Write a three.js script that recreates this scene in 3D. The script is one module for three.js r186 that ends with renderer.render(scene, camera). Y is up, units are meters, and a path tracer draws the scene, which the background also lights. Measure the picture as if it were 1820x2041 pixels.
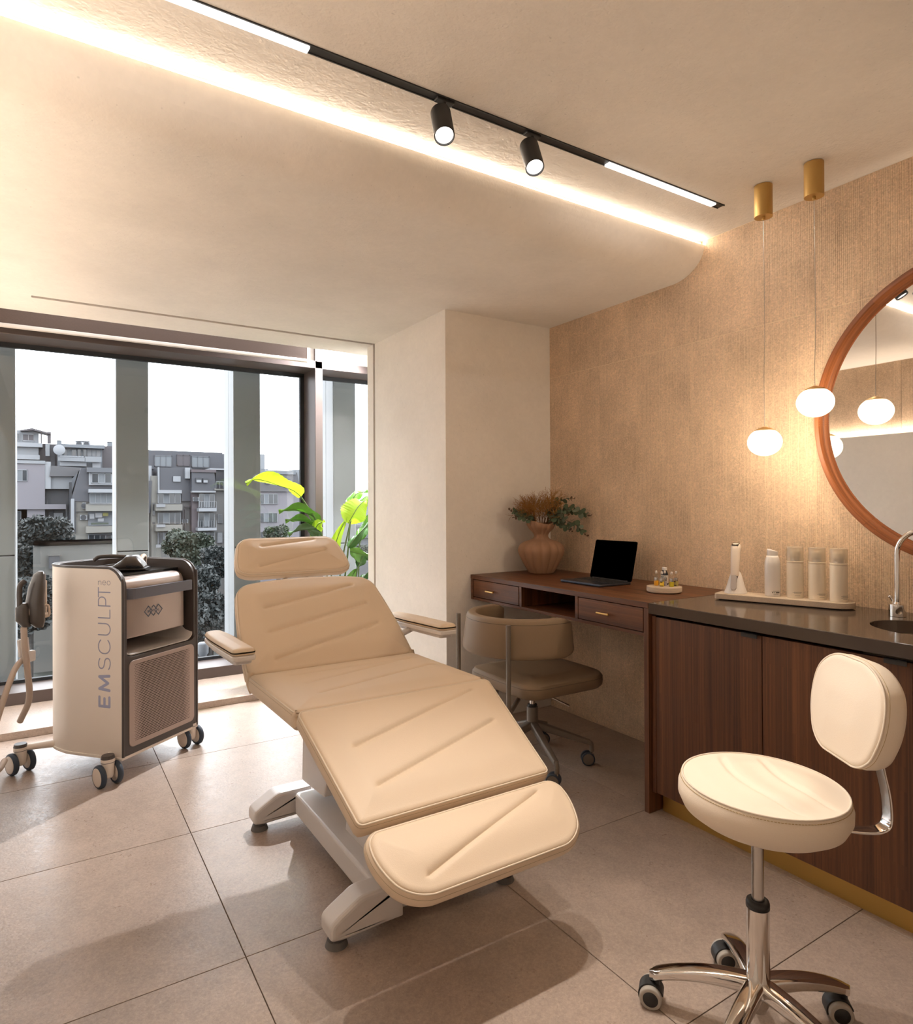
import * as THREE from 'three';
import { RoundedBoxGeometry } from 'three/addons/geometries/RoundedBoxGeometry.js';
import { mergeGeometries, mergeVertices, toCreasedNormals } from 'three/addons/utils/BufferGeometryUtils.js';
import { RectAreaLightUniformsLib } from 'three/addons/lights/RectAreaLightUniformsLib.js';

// ---------------------------------------------------------------- camera, sky, sun, exposure
RectAreaLightUniformsLib.init();
const scene = new THREE.Scene();
const EYE = 1.23, FPX = 1295.82, CY = 1002.41;
const camera = new THREE.PerspectiveCamera(THREE.MathUtils.radToDeg(2 * Math.atan(1020.5 / FPX)), 1820 / 2041, 0.05, 400);
camera.position.set(0, EYE, 0);
camera.rotation.order = 'YXZ';
camera.rotation.set(0.00292308, -0.563578, -0.00437632);
camera.setViewOffset(1820, 2041, 0, 1020.5 - CY, 1820, 2041);
camera.updateMatrixWorld(true);

const renderer = new THREE.WebGLRenderer({ antialias: true });
renderer.toneMapping = THREE.LinearToneMapping;
renderer.toneMappingExposure = 1.27;
renderer.shadowMap.enabled = true;

const SKY_LEVEL = 5.5, COVE = 36, TRACK = 22, SPOT = 4.2, PENDANT = 0.34, HALO = 12, WALLWASH = 68, POCKET = 40, PLANTSPOT = 32;
const WARM = new THREE.Color().setRGB(1, 0.86, 0.71), TRACKC = new THREE.Color().setRGB(1, 0.94, 0.88), SPOTC = new THREE.Color().setRGB(1, 0.93, 0.86), DAYC = new THREE.Color().setRGB(0.96, 0.97, 1);

// deterministic noise
function rng(seed) { let s = seed >>> 0; return () => { s = (s + 0x6d2b79f5) | 0; let t = Math.imul(s ^ (s >>> 15), 1 | s); t = (t + Math.imul(t ^ (t >>> 7), 61 | t)) ^ t; return ((t ^ (t >>> 14)) >>> 0) / 4294967296; }; }
function tileNoise(n, cells, seed) {                                  // value noise n x n, tileable
  const r = rng(seed), g = Float32Array.from({ length: cells * cells }, () => r()), out = new Float32Array(n * n);
  for (let y = 0; y < n; y++) for (let x = 0; x < n; x++) {
    const fx = x / n * cells, fy = y / n * cells, ix = Math.floor(fx), iy = Math.floor(fy);
    let a = fx - ix, b = fy - iy; a = a * a * (3 - 2 * a); b = b * b * (3 - 2 * b);
    const x1 = (ix + 1) % cells, y1 = (iy + 1) % cells;
    out[y * n + x] = (g[iy * cells + ix] * (1 - a) + g[iy * cells + x1] * a) * (1 - b) + (g[y1 * cells + ix] * (1 - a) + g[y1 * cells + x1] * a) * b;
  }
  return out;
}
function fbm(n, c0, oct, seed, gain = 0.5) {
  const out = new Float32Array(n * n); let amp = 1, tot = 0;
  for (let o = 0; o < oct; o++) { const t = tileNoise(n, Math.min(n, c0 << o), seed + o * 17); for (let i = 0; i < out.length; i++) out[i] += amp * t[i]; tot += amp; amp *= gain; }
  for (let i = 0; i < out.length; i++) out[i] /= tot;
  return out;
}
// overcast sky with soft cloud
{
  const W = 512, H = 256, n = fbm(512, 5, 5, 7), d = new Float32Array(W * H * 4);
  for (let y = 0; y < H; y++) for (let x = 0; x < W; x++) {
    const el = (y + 0.5) / H - 0.5, c = 0.9 + 0.2 * n[(y * 2 % 512) * 512 + x], k = SKY_LEVEL * c * (el > 0 ? 1 - 0.16 * Math.min(1, el * 2) : 0.42);
    d.set([k * (0.925 + 0.03 * c), k * 0.975, k * 1.03, 1], (y * W + x) * 4);
  }
  const t = new THREE.DataTexture(d, W, H, THREE.RGBAFormat, THREE.FloatType);
  t.mapping = THREE.EquirectangularReflectionMapping; t.magFilter = THREE.LinearFilter; t.wrapS = THREE.RepeatWrapping; t.needsUpdate = true;
  scene.background = t;
}
// ---------------------------------------------------------------- helpers
const V3 = (x, y, z) => new THREE.Vector3(x, y, z), V2 = (x, y) => new THREE.Vector2(x, y);
const used = new Map();
function numbered(name) { const k = used.get(name) ?? 0; used.set(name, k + 1); return k ? `${name}_${String(k).padStart(3, '0')}` : name; }
function tag(o, label, category, group, kind) { if (label) o.userData.label = label; if (category) o.userData.category = category; if (group) o.userData.group = group; if (kind) o.userData.kind = kind; return o; }
function thing(name, label, category, pos = [0, 0, 0], ry = 0, group) {
  const o = new THREE.Group(); o.name = numbered(name); o.position.set(...pos); o.rotation.y = ry; scene.add(o); return tag(o, label, category, group);
}
function clean(g) {
  g = g.index ? g.toNonIndexed() : g.clone();
  if (!g.attributes.normal) g.computeVertexNormals();
  if (!g.attributes.uv) g.setAttribute('uv', new THREE.BufferAttribute(new Float32Array(g.attributes.position.count * 2), 2));
  for (const k of Object.keys(g.attributes)) if (!['position', 'normal', 'uv'].includes(k)) g.deleteAttribute(k);
  g.morphAttributes = {}; return g;
}
const merge = (l) => { l = l.flat(9); return l.length === 1 ? l[0] : mergeGeometries(l.map(clean)); };
function part(name, geo, mat, parent, label) {
  const m = new THREE.Mesh(Array.isArray(geo) ? merge(geo) : geo, mat); m.name = name; m.castShadow = m.receiveShadow = true;
  if (label) m.userData.label = label; parent.add(m); return m;
}
function struct(name, geo, mat, parent) {
  const m = part(parent ? name : numbered(name), geo, mat, parent ?? scene); if (!parent) m.userData.kind = 'structure'; return m;
}
const bx = (w, h, d, x = 0, y = 0, z = 0, r = 0.002, seg = 2) => (r > 0 ? new RoundedBoxGeometry(w, h, d, seg, Math.min(r, w / 2.01, h / 2.01, d / 2.01)) : new THREE.BoxGeometry(w, h, d)).translate(x, y, z);
const b2 = (x0, x1, y0, y1, z0, z1, r = 0.002, seg = 2) => bx(x1 - x0, y1 - y0, z1 - z0, (x0 + x1) / 2, (y0 + y1) / 2, (z0 + z1) / 2, r, seg);
const cyl = (r0, r1, h, x = 0, y = 0, z = 0, s = 32) => new THREE.CylinderGeometry(r1, r0, h, s).translate(x, y, z);   // r0 bottom, r1 top
const lathe = (pts, s = 48) => new THREE.LatheGeometry(pts.map((p) => V2(p[0], p[1])), s);
const tube = (pts, r, seg = 40, rad = 10, closed = false, tension = 0.5) => new THREE.TubeGeometry(new THREE.CatmullRomCurve3(pts.map((p) => p.isVector3 ? p : V3(...p)), closed, 'catmullrom', tension), seg, r, rad, closed);
function between(a, b, r0, r1 = r0, s = 12) { const d = V3(...b).sub(V3(...a)), g = new THREE.CylinderGeometry(r1, r0, d.length(), s); g.applyQuaternion(new THREE.Quaternion().setFromUnitVectors(V3(0, 1, 0), d.clone().normalize())); const m = V3(...a).addScaledVector(d, 0.5); return g.translate(m.x, m.y, m.z); }
const extr = (shape, depth, bevel = 0, seg = 2, cs = 12) => new THREE.ExtrudeGeometry(shape, { depth: depth - 2 * bevel, bevelEnabled: bevel > 0, bevelSize: bevel, bevelThickness: bevel, bevelOffset: -bevel, bevelSegments: seg, curveSegments: cs }).translate(0, 0, bevel);
function polyShape(pts) { const s = new THREE.Shape(); pts.forEach((p, i) => i ? s.lineTo(p[0], p[1]) : s.moveTo(p[0], p[1])); s.closePath(); return s; }
// corners [[x, y, radius], ...] (counter-clockwise) -> smooth outline of points
function outline(c, n = 10) {
  const out = [];
  c.forEach(([x, y, r], i) => {
    const p = V2(x, y), a = V2(...c[(i + c.length - 1) % c.length]), b = V2(...c[(i + 1) % c.length]);
    const da = a.clone().sub(p), db = b.clone().sub(p), ra = Math.min(r, da.length() * 0.499), rb = Math.min(r, db.length() * 0.499), A = p.clone().addScaledVector(da.normalize(), ra), B = p.clone().addScaledVector(db.normalize(), rb);
    if (r <= 0) return out.push(p);
    for (let k = 0; k <= n; k++) { const t = k / n, u = 1 - t, w = 0.72; const k0 = u * u, k1 = 2 * u * t * w, k2 = t * t, s = k0 + k1 + k2; out.push(V2((A.x * k0 + p.x * k1 + B.x * k2) / s, (A.y * k0 + p.y * k1 + B.y * k2) / s)); }
  });
  return out;
}
const rshape = (c, n) => new THREE.Shape(outline(c, n));
const rrect = (x0, x1, y0, y1, r, n = 8) => rshape([[x0, y0, r], [x1, y0, r], [x1, y1, r], [x0, y1, r]], n);
// closed rings of points -> skin with flat caps
function loft(rings, capA = true, capB = true, closedV = false) {
  const m = rings[0].length, pos = [], idx = [], R = rings.length;
  rings.forEach((r) => r.forEach((p) => pos.push(p.x, p.y, p.z)));
  for (let i = 0; i < (closedV ? R : R - 1); i++) for (let j = 0; j < m; j++) { const a = i * m + j, b = i * m + (j + 1) % m, c = ((i + 1) % R) * m + j, d = ((i + 1) % R) * m + (j + 1) % m; idx.push(a, b, d, a, d, c); }
  const cap = (ring, flip) => { const o = pos.length / 3, c = ring.reduce((s, p) => s.add(p), V3(0, 0, 0)).divideScalar(m); pos.push(c.x, c.y, c.z); ring.forEach((p) => pos.push(p.x, p.y, p.z)); for (let j = 0; j < m; j++) flip ? idx.push(o, o + 1 + (j + 1) % m, o + 1 + j) : idx.push(o, o + 1 + j, o + 1 + (j + 1) % m); };
  if (capA) cap(rings[0], true); if (capB) cap(rings[R - 1], false);
  const g = new THREE.BufferGeometry(); g.setAttribute('position', new THREE.Float32BufferAttribute(pos, 3)); g.setIndex(idx); g.computeVertexNormals(); return g;
}
// uv in metres by the dominant normal; v runs along the grain
function muv(g, grain = 'y', du = 0, dv = 0) {
  g = clean(g); const p = g.attributes.position, n = g.attributes.normal, uv = g.attributes.uv, ax = ['x', 'y', 'z'], gi = ax.indexOf(grain);
  for (let i = 0; i < p.count; i += 3) {
    const s = [0, 0, 0]; for (let k = 0; k < 3; k++) { s[0] += n.getX(i + k); s[1] += n.getY(i + k); s[2] += n.getZ(i + k); }
    const a = s.map(Math.abs), dom = a.indexOf(Math.max(...a)); let vi = gi, ui = 3 - gi - dom; if (dom === gi) { ui = (gi + 1) % 3; vi = (gi + 2) % 3; }
    for (let k = 0; k < 3; k++) { const c = [p.getX(i + k), p.getY(i + k), p.getZ(i + k)]; uv.setXY(i + k, c[ui] + du, c[vi] + dv); }
  }
  return g;
}
const xf = (g, pos = [0, 0, 0], rot = [0, 0, 0], sc = 1) => g.applyMatrix4(new THREE.Matrix4().compose(V3(...pos), new THREE.Quaternion().setFromEuler(new THREE.Euler(...rot, 'YXZ')), typeof sc === 'number' ? V3(sc, sc, sc) : V3(...sc)));
const INVROT = camera.quaternion.clone();
function ray(u, v) { return V3((u - 910) / FPX, -(v - CY) / FPX, -1).applyQuaternion(INVROT); }
function atZ(u, v, z) { const d = ray(u, v), t = z / d.z; return V3(d.x * t, EYE + d.y * t, z); }
function area(name, pos, target, w, h, color, power) { const l = new THREE.RectAreaLight(color, power, w, h); l.name = name; l.position.set(...pos); l.lookAt(...target); return l; }

// ---------------------------------------------------------------- textures and materials
function dataTex(n, fn, srgb, m = n) {
  const d = new Uint8Array(n * m * 4);
  for (let y = 0; y < m; y++) for (let x = 0; x < n; x++) { const c = fn(x, y, y * n + x), i = (y * n + x) * 4; d[i] = Math.max(0, Math.min(255, c[0])); d[i + 1] = Math.max(0, Math.min(255, c[1])); d[i + 2] = Math.max(0, Math.min(255, c[2])); d[i + 3] = 255; }
  const t = new THREE.DataTexture(d, n, m); t.wrapS = t.wrapT = THREE.RepeatWrapping; t.magFilter = THREE.LinearFilter; t.minFilter = THREE.LinearMipmapLinearFilter; if (srgb) t.colorSpace = THREE.SRGBColorSpace; t.needsUpdate = true; return t;
}
function canvasTex(w, h, draw, srgb = true) { const c = document.createElement('canvas'); c.width = w; c.height = h; draw(c.getContext('2d'), w, h); const t = new THREE.CanvasTexture(c); if (srgb) t.colorSpace = THREE.SRGBColorSpace; t.wrapS = t.wrapT = THREE.RepeatWrapping; t.anisotropy = 8; return t; }
const grey = (f) => (x, y, i) => { const v = f(x, y, i) * 255; return [v, v, v]; };
const rep = (t, sx, sy = sx) => { t = t.clone(); t.repeat.set(sx, sy); t.needsUpdate = true; return t; };
const lin = (r, g, b) => new THREE.Color().setRGB(r, g, b);
const M = (o) => new THREE.MeshStandardMaterial({ roughness: 0.6, ...o });
const P = (o) => new THREE.MeshPhysicalMaterial({ roughness: 0.5, ...o });

const nA = fbm(512, 4, 6, 11), nB = fbm(512, 16, 5, 23, 0.65), nC = fbm(512, 64, 3, 31, 0.8), nD = fbm(512, 128, 2, 47, 0.9);
const tPlasterBump = rep(dataTex(512, grey((x, y, i) => 0.5 * nB[i] + 0.3 * nC[i] + 0.2 * nD[i])), 1.3);
const tPlasterCol = rep(dataTex(512, (x, y, i) => { const k = 0.93 + 0.1 * nA[i] + 0.03 * (nC[i] - 0.5) - (nD[i] > 0.93 ? 0.1 : 0); return [238 * k, 231 * k, 222 * k]; }, true), 0.7);
const tStone = rep(canvasTex(1024, 1024, (c, w) => {                  // 0.8 m of beige porcelain with fine fibres
  const im = c.createImageData(w, w), r = rng(5);
  for (let y = 0; y < w; y++) for (let x = 0; x < w; x++) { const i = (y >> 1) * 512 + (x >> 1), k = 0.9 + 0.16 * (nA[i] - 0.5) + 0.1 * (nB[i] - 0.5) + 0.14 * (nD[i] - 0.5) + 0.1 * (r() - 0.5) + 0.05; im.data.set([179 * k, 160 * k, 146 * k, 255], (y * w + x) * 4); }
  c.putImageData(im, 0, 0);
  for (let k = 0; k < 5200; k++) { const x = r() * w, y = r() * w, a = r() * 6.3, l = 3 + r() * 13, b = (r() - 0.5) * 8, lt = r() > 0.34; c.strokeStyle = lt ? `rgba(224,208,190,${0.1 + r() * 0.25})` : `rgba(110,88,70,${0.08 + r() * 0.16})`; c.lineWidth = 0.6 + r() * 0.7; c.beginPath(); c.moveTo(x, y); c.quadraticCurveTo(x + Math.cos(a) * l / 2 + b, y + Math.sin(a) * l / 2 - b, x + Math.cos(a) * l, y + Math.sin(a) * l); c.stroke(); }
}), 1.25);
const tStoneRough = rep(dataTex(512, (x, y, i) => { const v = 255 * (0.36 + 0.16 * (nB[i] - 0.5) + 0.22 * (nD[i] - 0.5)); return [v, v, v]; }), 1.25);
const tStoneBump = rep(dataTex(512, grey((x, y, i) => 0.4 * nC[i] + 0.6 * nD[i])), 1.25);
const tWall = rep(dataTex(512, (x, y, i) => { const k = 0.92 + 0.22 * (nA[i] - 0.5) + 0.1 * (nC[i] - 0.5) + 0.24 * (nD[i] - 0.5), dk = nC[(i * 7 + 991) % 262144] > 0.86 ? 0.82 : 1; return [222 * k * dk, 194 * k * dk, 165 * k * dk]; }, true), 1.6);
function woodTex(seed, base, dark) {
  const n1 = tileNoise(512, 128, seed), n2 = tileNoise(512, 24, seed + 3), n3 = tileNoise(512, 6, seed + 5), n4 = tileNoise(512, 16, seed + 9);
  return dataTex(512, (x, y, i) => {
    const warp = 9 * (n3[((y >> 2) % 512) * 512 + (x >> 2)] - 0.5), xx = (Math.floor(x + warp) + 1024) % 512, row = (y >> 5) * 512;
    let k = 0.42 * n1[(row + xx) % 262144] + 0.36 * n2[((y >> 6) * 512 + xx) % 262144] + 0.3 * n4[((y >> 7) * 512 + xx) % 262144] - 0.08;
    k += (tick(x, y, seed) - 0.5) * 0.1; k = Math.max(0, Math.min(1, k));
    return [0, 1, 2].map((c) => dark[c] + (base[c] - dark[c]) * k);
  }, true);
}
function tick(x, y, s) { let h = Math.imul(x + 91 * s, 0x27d4eb2d) ^ Math.imul((y >> 4) + 7, 0x165667b1); h ^= h >>> 15; h = Math.imul(h, 0x85ebca6b); return ((h ^ (h >>> 13)) >>> 0) / 4294967296; }
const tWalnut = woodTex(3, [134, 84, 50], [66, 38, 22]), tFrame = woodTex(37, [176, 106, 58], [104, 56, 26]), tOak = woodTex(29, [130, 82, 47], [58, 32, 16]);
const tLeather = rep(dataTex(512, grey((x, y, i) => 0.5 * nD[i] + 0.5 * nC[(i * 3 + 77) % 262144])), 5);
const tWeave = dataTex(64, (x, y) => { const a = ((x >> 2) + (y >> 2)) % 2, k = 0.8 + 0.2 * a + 0.14 * (tick(x >> 2, y << 2, 5) - 0.5); return [96 * k, 80 * k, 72 * k]; }, true);
const tTravertine = rep(dataTex(512, (x, y, i) => { const k = 0.95 + 0.14 * (nA[i] - 0.5) + 0.16 * (nD[i] - 0.5), pit = nC[(i * 5 + 333) % 262144] > 0.84 ? 0.6 : 1; return [206 * k * pit, 188 * k * pit, 168 * k * pit]; }, true), 6);

const mat = {
  plaster: M({ map: tPlasterCol, bumpMap: tPlasterBump, bumpScale: 0.004, roughness: 0.85 }),
  plasterSmooth: M({ map: tPlasterCol, bumpMap: tPlasterBump, bumpScale: 0.0012, roughness: 0.8 }),
  tile: P({ map: tStone, roughnessMap: tStoneRough, roughness: 1, bumpMap: tStoneBump, bumpScale: 0.0005, specularIntensity: 0.9 }),
  grout: M({ color: 0x5a4a3e, roughness: 0.95 }),
  wallTile: M({ map: tWall, bumpMap: tStoneBump, bumpScale: 0.0008, roughness: 0.82 }),
  wallGrout: M({ color: 0xe0ccae, roughness: 0.95 }),
  frame: P({ color: lin(0.115, 0.088, 0.08), roughness: 0.42, metalness: 0.25 }),
  gasket: M({ color: lin(0.012, 0.014, 0.018), roughness: 0.6 }),
  glass: P({ color: lin(0.93, 0.965, 0.965), transmission: 1, thickness: 0, roughness: 0, ior: 1.5, specularIntensity: 1 }),
  blind: M({ map: rep(tWeave, 40), roughness: 0.95 }),
  blindBar: M({ color: lin(0.62, 0.57, 0.52), roughness: 0.5 }),
  fin: M({ color: lin(0.2, 0.212, 0.22), roughness: 0.7 }), finTrimSkylit: M({ color: lin(0.34, 0.35, 0.36), roughness: 0.6 }),  // fin sides paler than the fin fronts: sky light painted into the colour
  walnutV: P({ map: tWalnut, roughness: 0.48 }), walnutH: P({ map: tWalnut, roughness: 0.44 }), oak: P({ map: tOak, roughness: 0.5 }), frameWood: P({ map: tFrame, roughness: 0.42 }),
  brass: P({ color: lin(0.62, 0.40, 0.12), metalness: 0.85, roughness: 0.42 }), brassBright: P({ color: lin(0.85, 0.58, 0.24), metalness: 1, roughness: 0.3 }), gold: P({ color: lin(0.52, 0.33, 0.11), metalness: 0.75, roughness: 0.45 }),
  counter: P({ color: lin(0.062, 0.045, 0.037), roughness: 0.12, specularIntensity: 0.9 }),
  cream: P({ color: lin(0.745, 0.595, 0.44), roughness: 0.5, bumpMap: tLeather, bumpScale: 0.0003, sheen: 0.1, specularIntensity: 0.6 }),
  creamPipe: P({ color: lin(0.76, 0.64, 0.5), roughness: 0.5 }), stitch: M({ color: lin(0.42, 0.32, 0.2), roughness: 0.8 }),
  ivory: P({ color: lin(0.8, 0.69, 0.56), roughness: 0.48, bumpMap: tLeather, bumpScale: 0.0003, specularIntensity: 0.6 }),
  taupe: P({ color: lin(0.27, 0.19, 0.122), roughness: 0.55, bumpMap: tLeather, bumpScale: 0.0004, specularIntensity: 0.6 }), taupeDark: M({ color: lin(0.07, 0.05, 0.035) }),
  taupeMetal: P({ color: lin(0.2, 0.165, 0.135), roughness: 0.45, metalness: 0.2 }),
  white: P({ color: lin(0.72, 0.68, 0.66), roughness: 0.38 }), whiteWarm: P({ color: lin(0.78, 0.67, 0.58), roughness: 0.42 }),
  shell: P({ color: lin(0.86, 0.755, 0.66), roughness: 0.4 }), shellDark: P({ color: lin(0.075, 0.06, 0.055), roughness: 0.4 }), drawerMetal: P({ color: lin(0.50, 0.415, 0.37), roughness: 0.33, metalness: 0.55 }), bar: P({ color: lin(0.16, 0.165, 0.2), roughness: 0.3, metalness: 0.4 }),
  panelGrey: P({ color: lin(0.5, 0.425, 0.385), roughness: 0.45, metalness: 0.3 }),
  chrome: P({ color: lin(0.78, 0.76, 0.74), metalness: 1, roughness: 0.07 }), steel: P({ color: lin(0.6, 0.58, 0.56), metalness: 1, roughness: 0.25 }),
  black: M({ color: lin(0.018, 0.017, 0.017), roughness: 0.5 }), blackGloss: P({ color: lin(0.012, 0.012, 0.013), roughness: 0.12 }), rubber: M({ color: lin(0.16, 0.15, 0.145), roughness: 0.8 }), tyre: M({ color: lin(0.035, 0.05, 0.075), roughness: 0.6 }), wheelGrey: M({ color: lin(0.42, 0.38, 0.33), roughness: 0.6 }),
  hose: M({ color: lin(0.66, 0.53, 0.44), roughness: 0.6 }), applicator: P({ color: lin(0.075, 0.062, 0.055), roughness: 0.3 }),
  clay: M({ color: lin(0.33, 0.185, 0.11), roughness: 0.9, bumpMap: rep(tStoneBump, 4), bumpScale: 0.0006 }),
  travertine: M({ map: tTravertine, roughness: 0.7 }),
  mirror: P({ color: lin(0.92, 0.92, 0.91), metalness: 1, roughness: 0.015 }),
  ceramic: P({ color: lin(0.72, 0.62, 0.52), roughness: 0.18 }),
  plasticWhite: P({ color: lin(0.76, 0.71, 0.68), roughness: 0.32 }), bottleCream: P({ color: lin(0.8, 0.7, 0.57), roughness: 0.3 }), clearPlastic: P({ color: lin(0.86, 0.82, 0.75), transmission: 0.72, thickness: 0, roughness: 0.12 }), clearGlass: P({ color: lin(0.95, 0.95, 0.93), transmission: 1, thickness: 0, roughness: 0.02 }),
  navy: P({ color: lin(0.012, 0.016, 0.03), roughness: 0.25 }), laptop: P({ color: lin(0.065, 0.075, 0.1), metalness: 0.8, roughness: 0.38 }), screen: P({ color: lin(0.004, 0.004, 0.004), roughness: 0.1, specularIntensity: 0.45 }),
  ledCove: new THREE.MeshStandardMaterial({ color: 0x000000, emissive: lin(1, 0.86, 0.62), emissiveIntensity: 3.2 }), ledTrack: new THREE.MeshStandardMaterial({ color: 0x000000, emissive: lin(1, 0.94, 0.88), emissiveIntensity: 2.2 }), globe: new THREE.MeshStandardMaterial({ color: lin(0.8, 0.8, 0.8), emissive: lin(1, 0.9, 0.74), emissiveIntensity: 1.35 }),
  leaf: P({ color: lin(0.12, 0.3, 0.028), roughness: 0.4, transmission: 0.45, thickness: 0, side: THREE.DoubleSide }), leafBacklit: P({ color: lin(0.42, 0.62, 0.02), roughness: 0.8, transmission: 0.6, thickness: 0, side: THREE.DoubleSide }), leafDark: P({ color: lin(0.035, 0.11, 0.02), roughness: 0.32, side: THREE.DoubleSide }), stem: M({ color: lin(0.075, 0.12, 0.035), roughness: 0.6 }),  // the brightest leaf colour has light from behind painted into it
  euca: M({ color: lin(0.09, 0.125, 0.07), roughness: 0.7, side: THREE.DoubleSide }), eucaPale: M({ color: lin(0.17, 0.2, 0.14), roughness: 0.7, side: THREE.DoubleSide }), eucaBrown: M({ color: lin(0.1, 0.055, 0.03), roughness: 0.8, side: THREE.DoubleSide }),
  sprig: M({ color: lin(0.36, 0.17, 0.04), roughness: 0.9 }), sprigDark: M({ color: lin(0.17, 0.085, 0.035), roughness: 0.9 }),
};
for (const k of ['walnutV', 'walnutH', 'oak', 'frameWood']) { mat[k].map = rep(mat[k].map, 2.2, 0.9); mat[k].bumpMap = mat[k].map; mat[k].bumpScale = 0.0004; }

// ---------------------------------------------------------------- setting
const XL = -0.3, XR = 2.614, ZF = -3.06, ZB = 1.25, YC = 2.465, YD = 2.309, ZCOVE = -1.945, ZG = -4.97, ZM = -4.71;
{ // floor: 0.8 m tiles on a grout bed
  const f = struct('floor', b2(XL - 0.1, XR + 0.1, -0.12, -0.003, -4.16, ZB + 0.1, 0), mat.grout), r = rng(12), J = 0.0012;
  const cut = (a, b, lo, hi) => [Math.max(a, lo) + J, Math.min(b, hi) - J];
  for (let i = -1; i < 3; i++) for (let k = -1; k < 6; k++) {
    const [x0, x1] = cut(0.459 + 0.8 * i, 1.259 + 0.8 * i, XL, XR), [z0, z1] = cut(-3.405 + 0.797 * k, -2.608 + 0.797 * k, -4.16, ZB);
    if (x1 - x0 < 0.02 || z1 - z0 < 0.02) continue;
    part('tile', muv(b2(x0, x1, -0.018, 0, z0, z1, 0.0012, 1), 'z', r() * 5, r() * 5), mat.tile, f);
  }
  const l = struct('window_sill', b2(XL, XR + 0.4, -0.12, 0.03, -5.02, -4.165, 0), mat.grout);
  for (let i = -1; i < 4; i++) { const x0 = Math.max(XL, 0.459 + 0.8 * i) + J, x1 = 1.259 + 0.8 * i - J; part('tile', muv(b2(x0, x1, 0, 0.04, -4.72, -4.155, 0.002, 1), 'z', r() * 5, r() * 5), mat.tile, l); }
}
{ // ceilings: upper slab, dropped part with its curled edge and shadow slot
  const c = struct('ceiling', muv(b2(XL - 0.1, XR + 0.1, YC, YC + 0.12, -2.35, ZB + 0.1, 0), 'x'), mat.plaster);
  const prof = (notch) => {
    const s = new THREE.Shape(); s.moveTo(4.30, YD); if (notch) { s.lineTo(4.0, YD); s.lineTo(4.0, YD + 0.04); s.lineTo(3.962, YD + 0.04); s.lineTo(3.962, YD); }
    s.lineTo(2.13, YD); for (let k = 1; k <= 24; k++) { const t = k / 24 * Math.PI / 2; s.lineTo(2.13 - 0.178 * Math.sin(t), YD + 0.128 * (1 - Math.cos(t)) ** 0.92); }
    s.lineTo(1.952, 2.443); s.lineTo(1.985, 2.443); s.lineTo(1.985, YC + 0.1); s.lineTo(4.30, YC + 0.1); s.closePath(); return s;
  };
  const soffit = (x0, x1, n) => { const g = toCreasedNormals(extr(prof(n), x1 - x0, 0, 1, 24), 0.6); g.rotateY(Math.PI / 2); g.translate(x0, 0, 0); return muv(g, 'x'); };
  const d = struct('dropped_ceiling', [soffit(XL - 0.02, -0.06, false), soffit(-0.06, XR + 0.02, true)], mat.plasterSmooth, c);
  part('shadow_slot', b2(-0.06, 1.87, YD + 0.012, YD + 0.039, -3.999, -3.963, 0), mat.frame, d);
  struct('pocket_ceiling', muv(b2(XL - 0.1, XR + 0.5, 2.62, 2.72, -5.05, -4.2, 0), 'x'), mat.plasterSmooth, c);
  struct('pocket_back', muv(b2(XL - 0.1, XR + 0.5, 2.322, 2.65, -5.05, -4.735, 0), 'x'), mat.plasterSmooth, c);
  struct('pocket_face', muv(b2(XL - 0.1, XR + 0.5, YD + 0.002, 2.65, -4.3, -4.2, 0), 'x'), mat.plasterSmooth, c);
}
{ // pier between window and desk, with a slot down its side
  const w = struct('wall_pier', [muv(b2(1.865, XR + 0.1, 0, YD + 0.05, -3.968, ZF, 0.002), 'y'), muv(b2(1.889, XR + 0.6, 0, YD + 0.05, -3.995, -3.967, 0), 'y'), muv(b2(1.865, XR + 0.6, 0, YD + 0.05, -4.085, -3.994, 0), 'y')], mat.plasterSmooth);
  part('shadow_slot', b2(1.886, 1.8885, 0, YD, -3.9935, -3.9685, 0), mat.frame, w);
}
// ribbed stone slabs: each slab is a piece with its own ribs
function ribbed(w, h, seed) {
  const n = Math.round(w / 0.0076), r = rng(seed), pos = [], nor = [], uv = [], ou = r() * 3, ov = r() * 3;
  const quad = (x0, z0, x1, z1) => { const dx = x1 - x0, dz = z1 - z0, l = Math.hypot(dx, dz), a = [[x0, 0, z0], [x1, 0, z1], [x1, h, z1], [x0, h, z0]]; for (const k of [0, 1, 2, 0, 2, 3]) { pos.push(...a[k]); nor.push(-dz / l, 0, dx / l); uv.push(a[k][0] + ou, a[k][1] + ov); } };
  let x = 0, p = w / n; quad(0, -0.008, 0, 0);
  for (let k = 0; k < n; k++) { const a = x + p * (0.58 + 0.08 * r()), b = a + p * 0.12, c = x + p * 0.88, e = x + p, dp = -0.0006 - 0.001 * r(); quad(x, 0, a, 0); quad(a, 0, b, dp); quad(b, dp, c, dp); quad(c, dp, e, 0); x = e; }
  quad(w, 0, w, -0.008);
  const g = new THREE.BufferGeometry(); g.setAttribute('position', new THREE.Float32BufferAttribute(pos, 3)); g.setAttribute('normal', new THREE.Float32BufferAttribute(nor, 3)); g.setAttribute('uv', new THREE.Float32BufferAttribute(uv, 2)); return g;
}
function slabWall(w, place, zs, ys, seed) {
  zs.forEach((z0, i) => { if (i === zs.length - 1) return; ys.forEach((y0, k) => { if (k === ys.length - 1) return; place(part('tile', ribbed(Math.abs(zs[i + 1] - z0) - 0.0028, ys[k + 1] - y0 - 0.0028, seed + i * 9 + k), mat.wallTile, w), z0, zs[i + 1], y0); }); });
}
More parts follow.
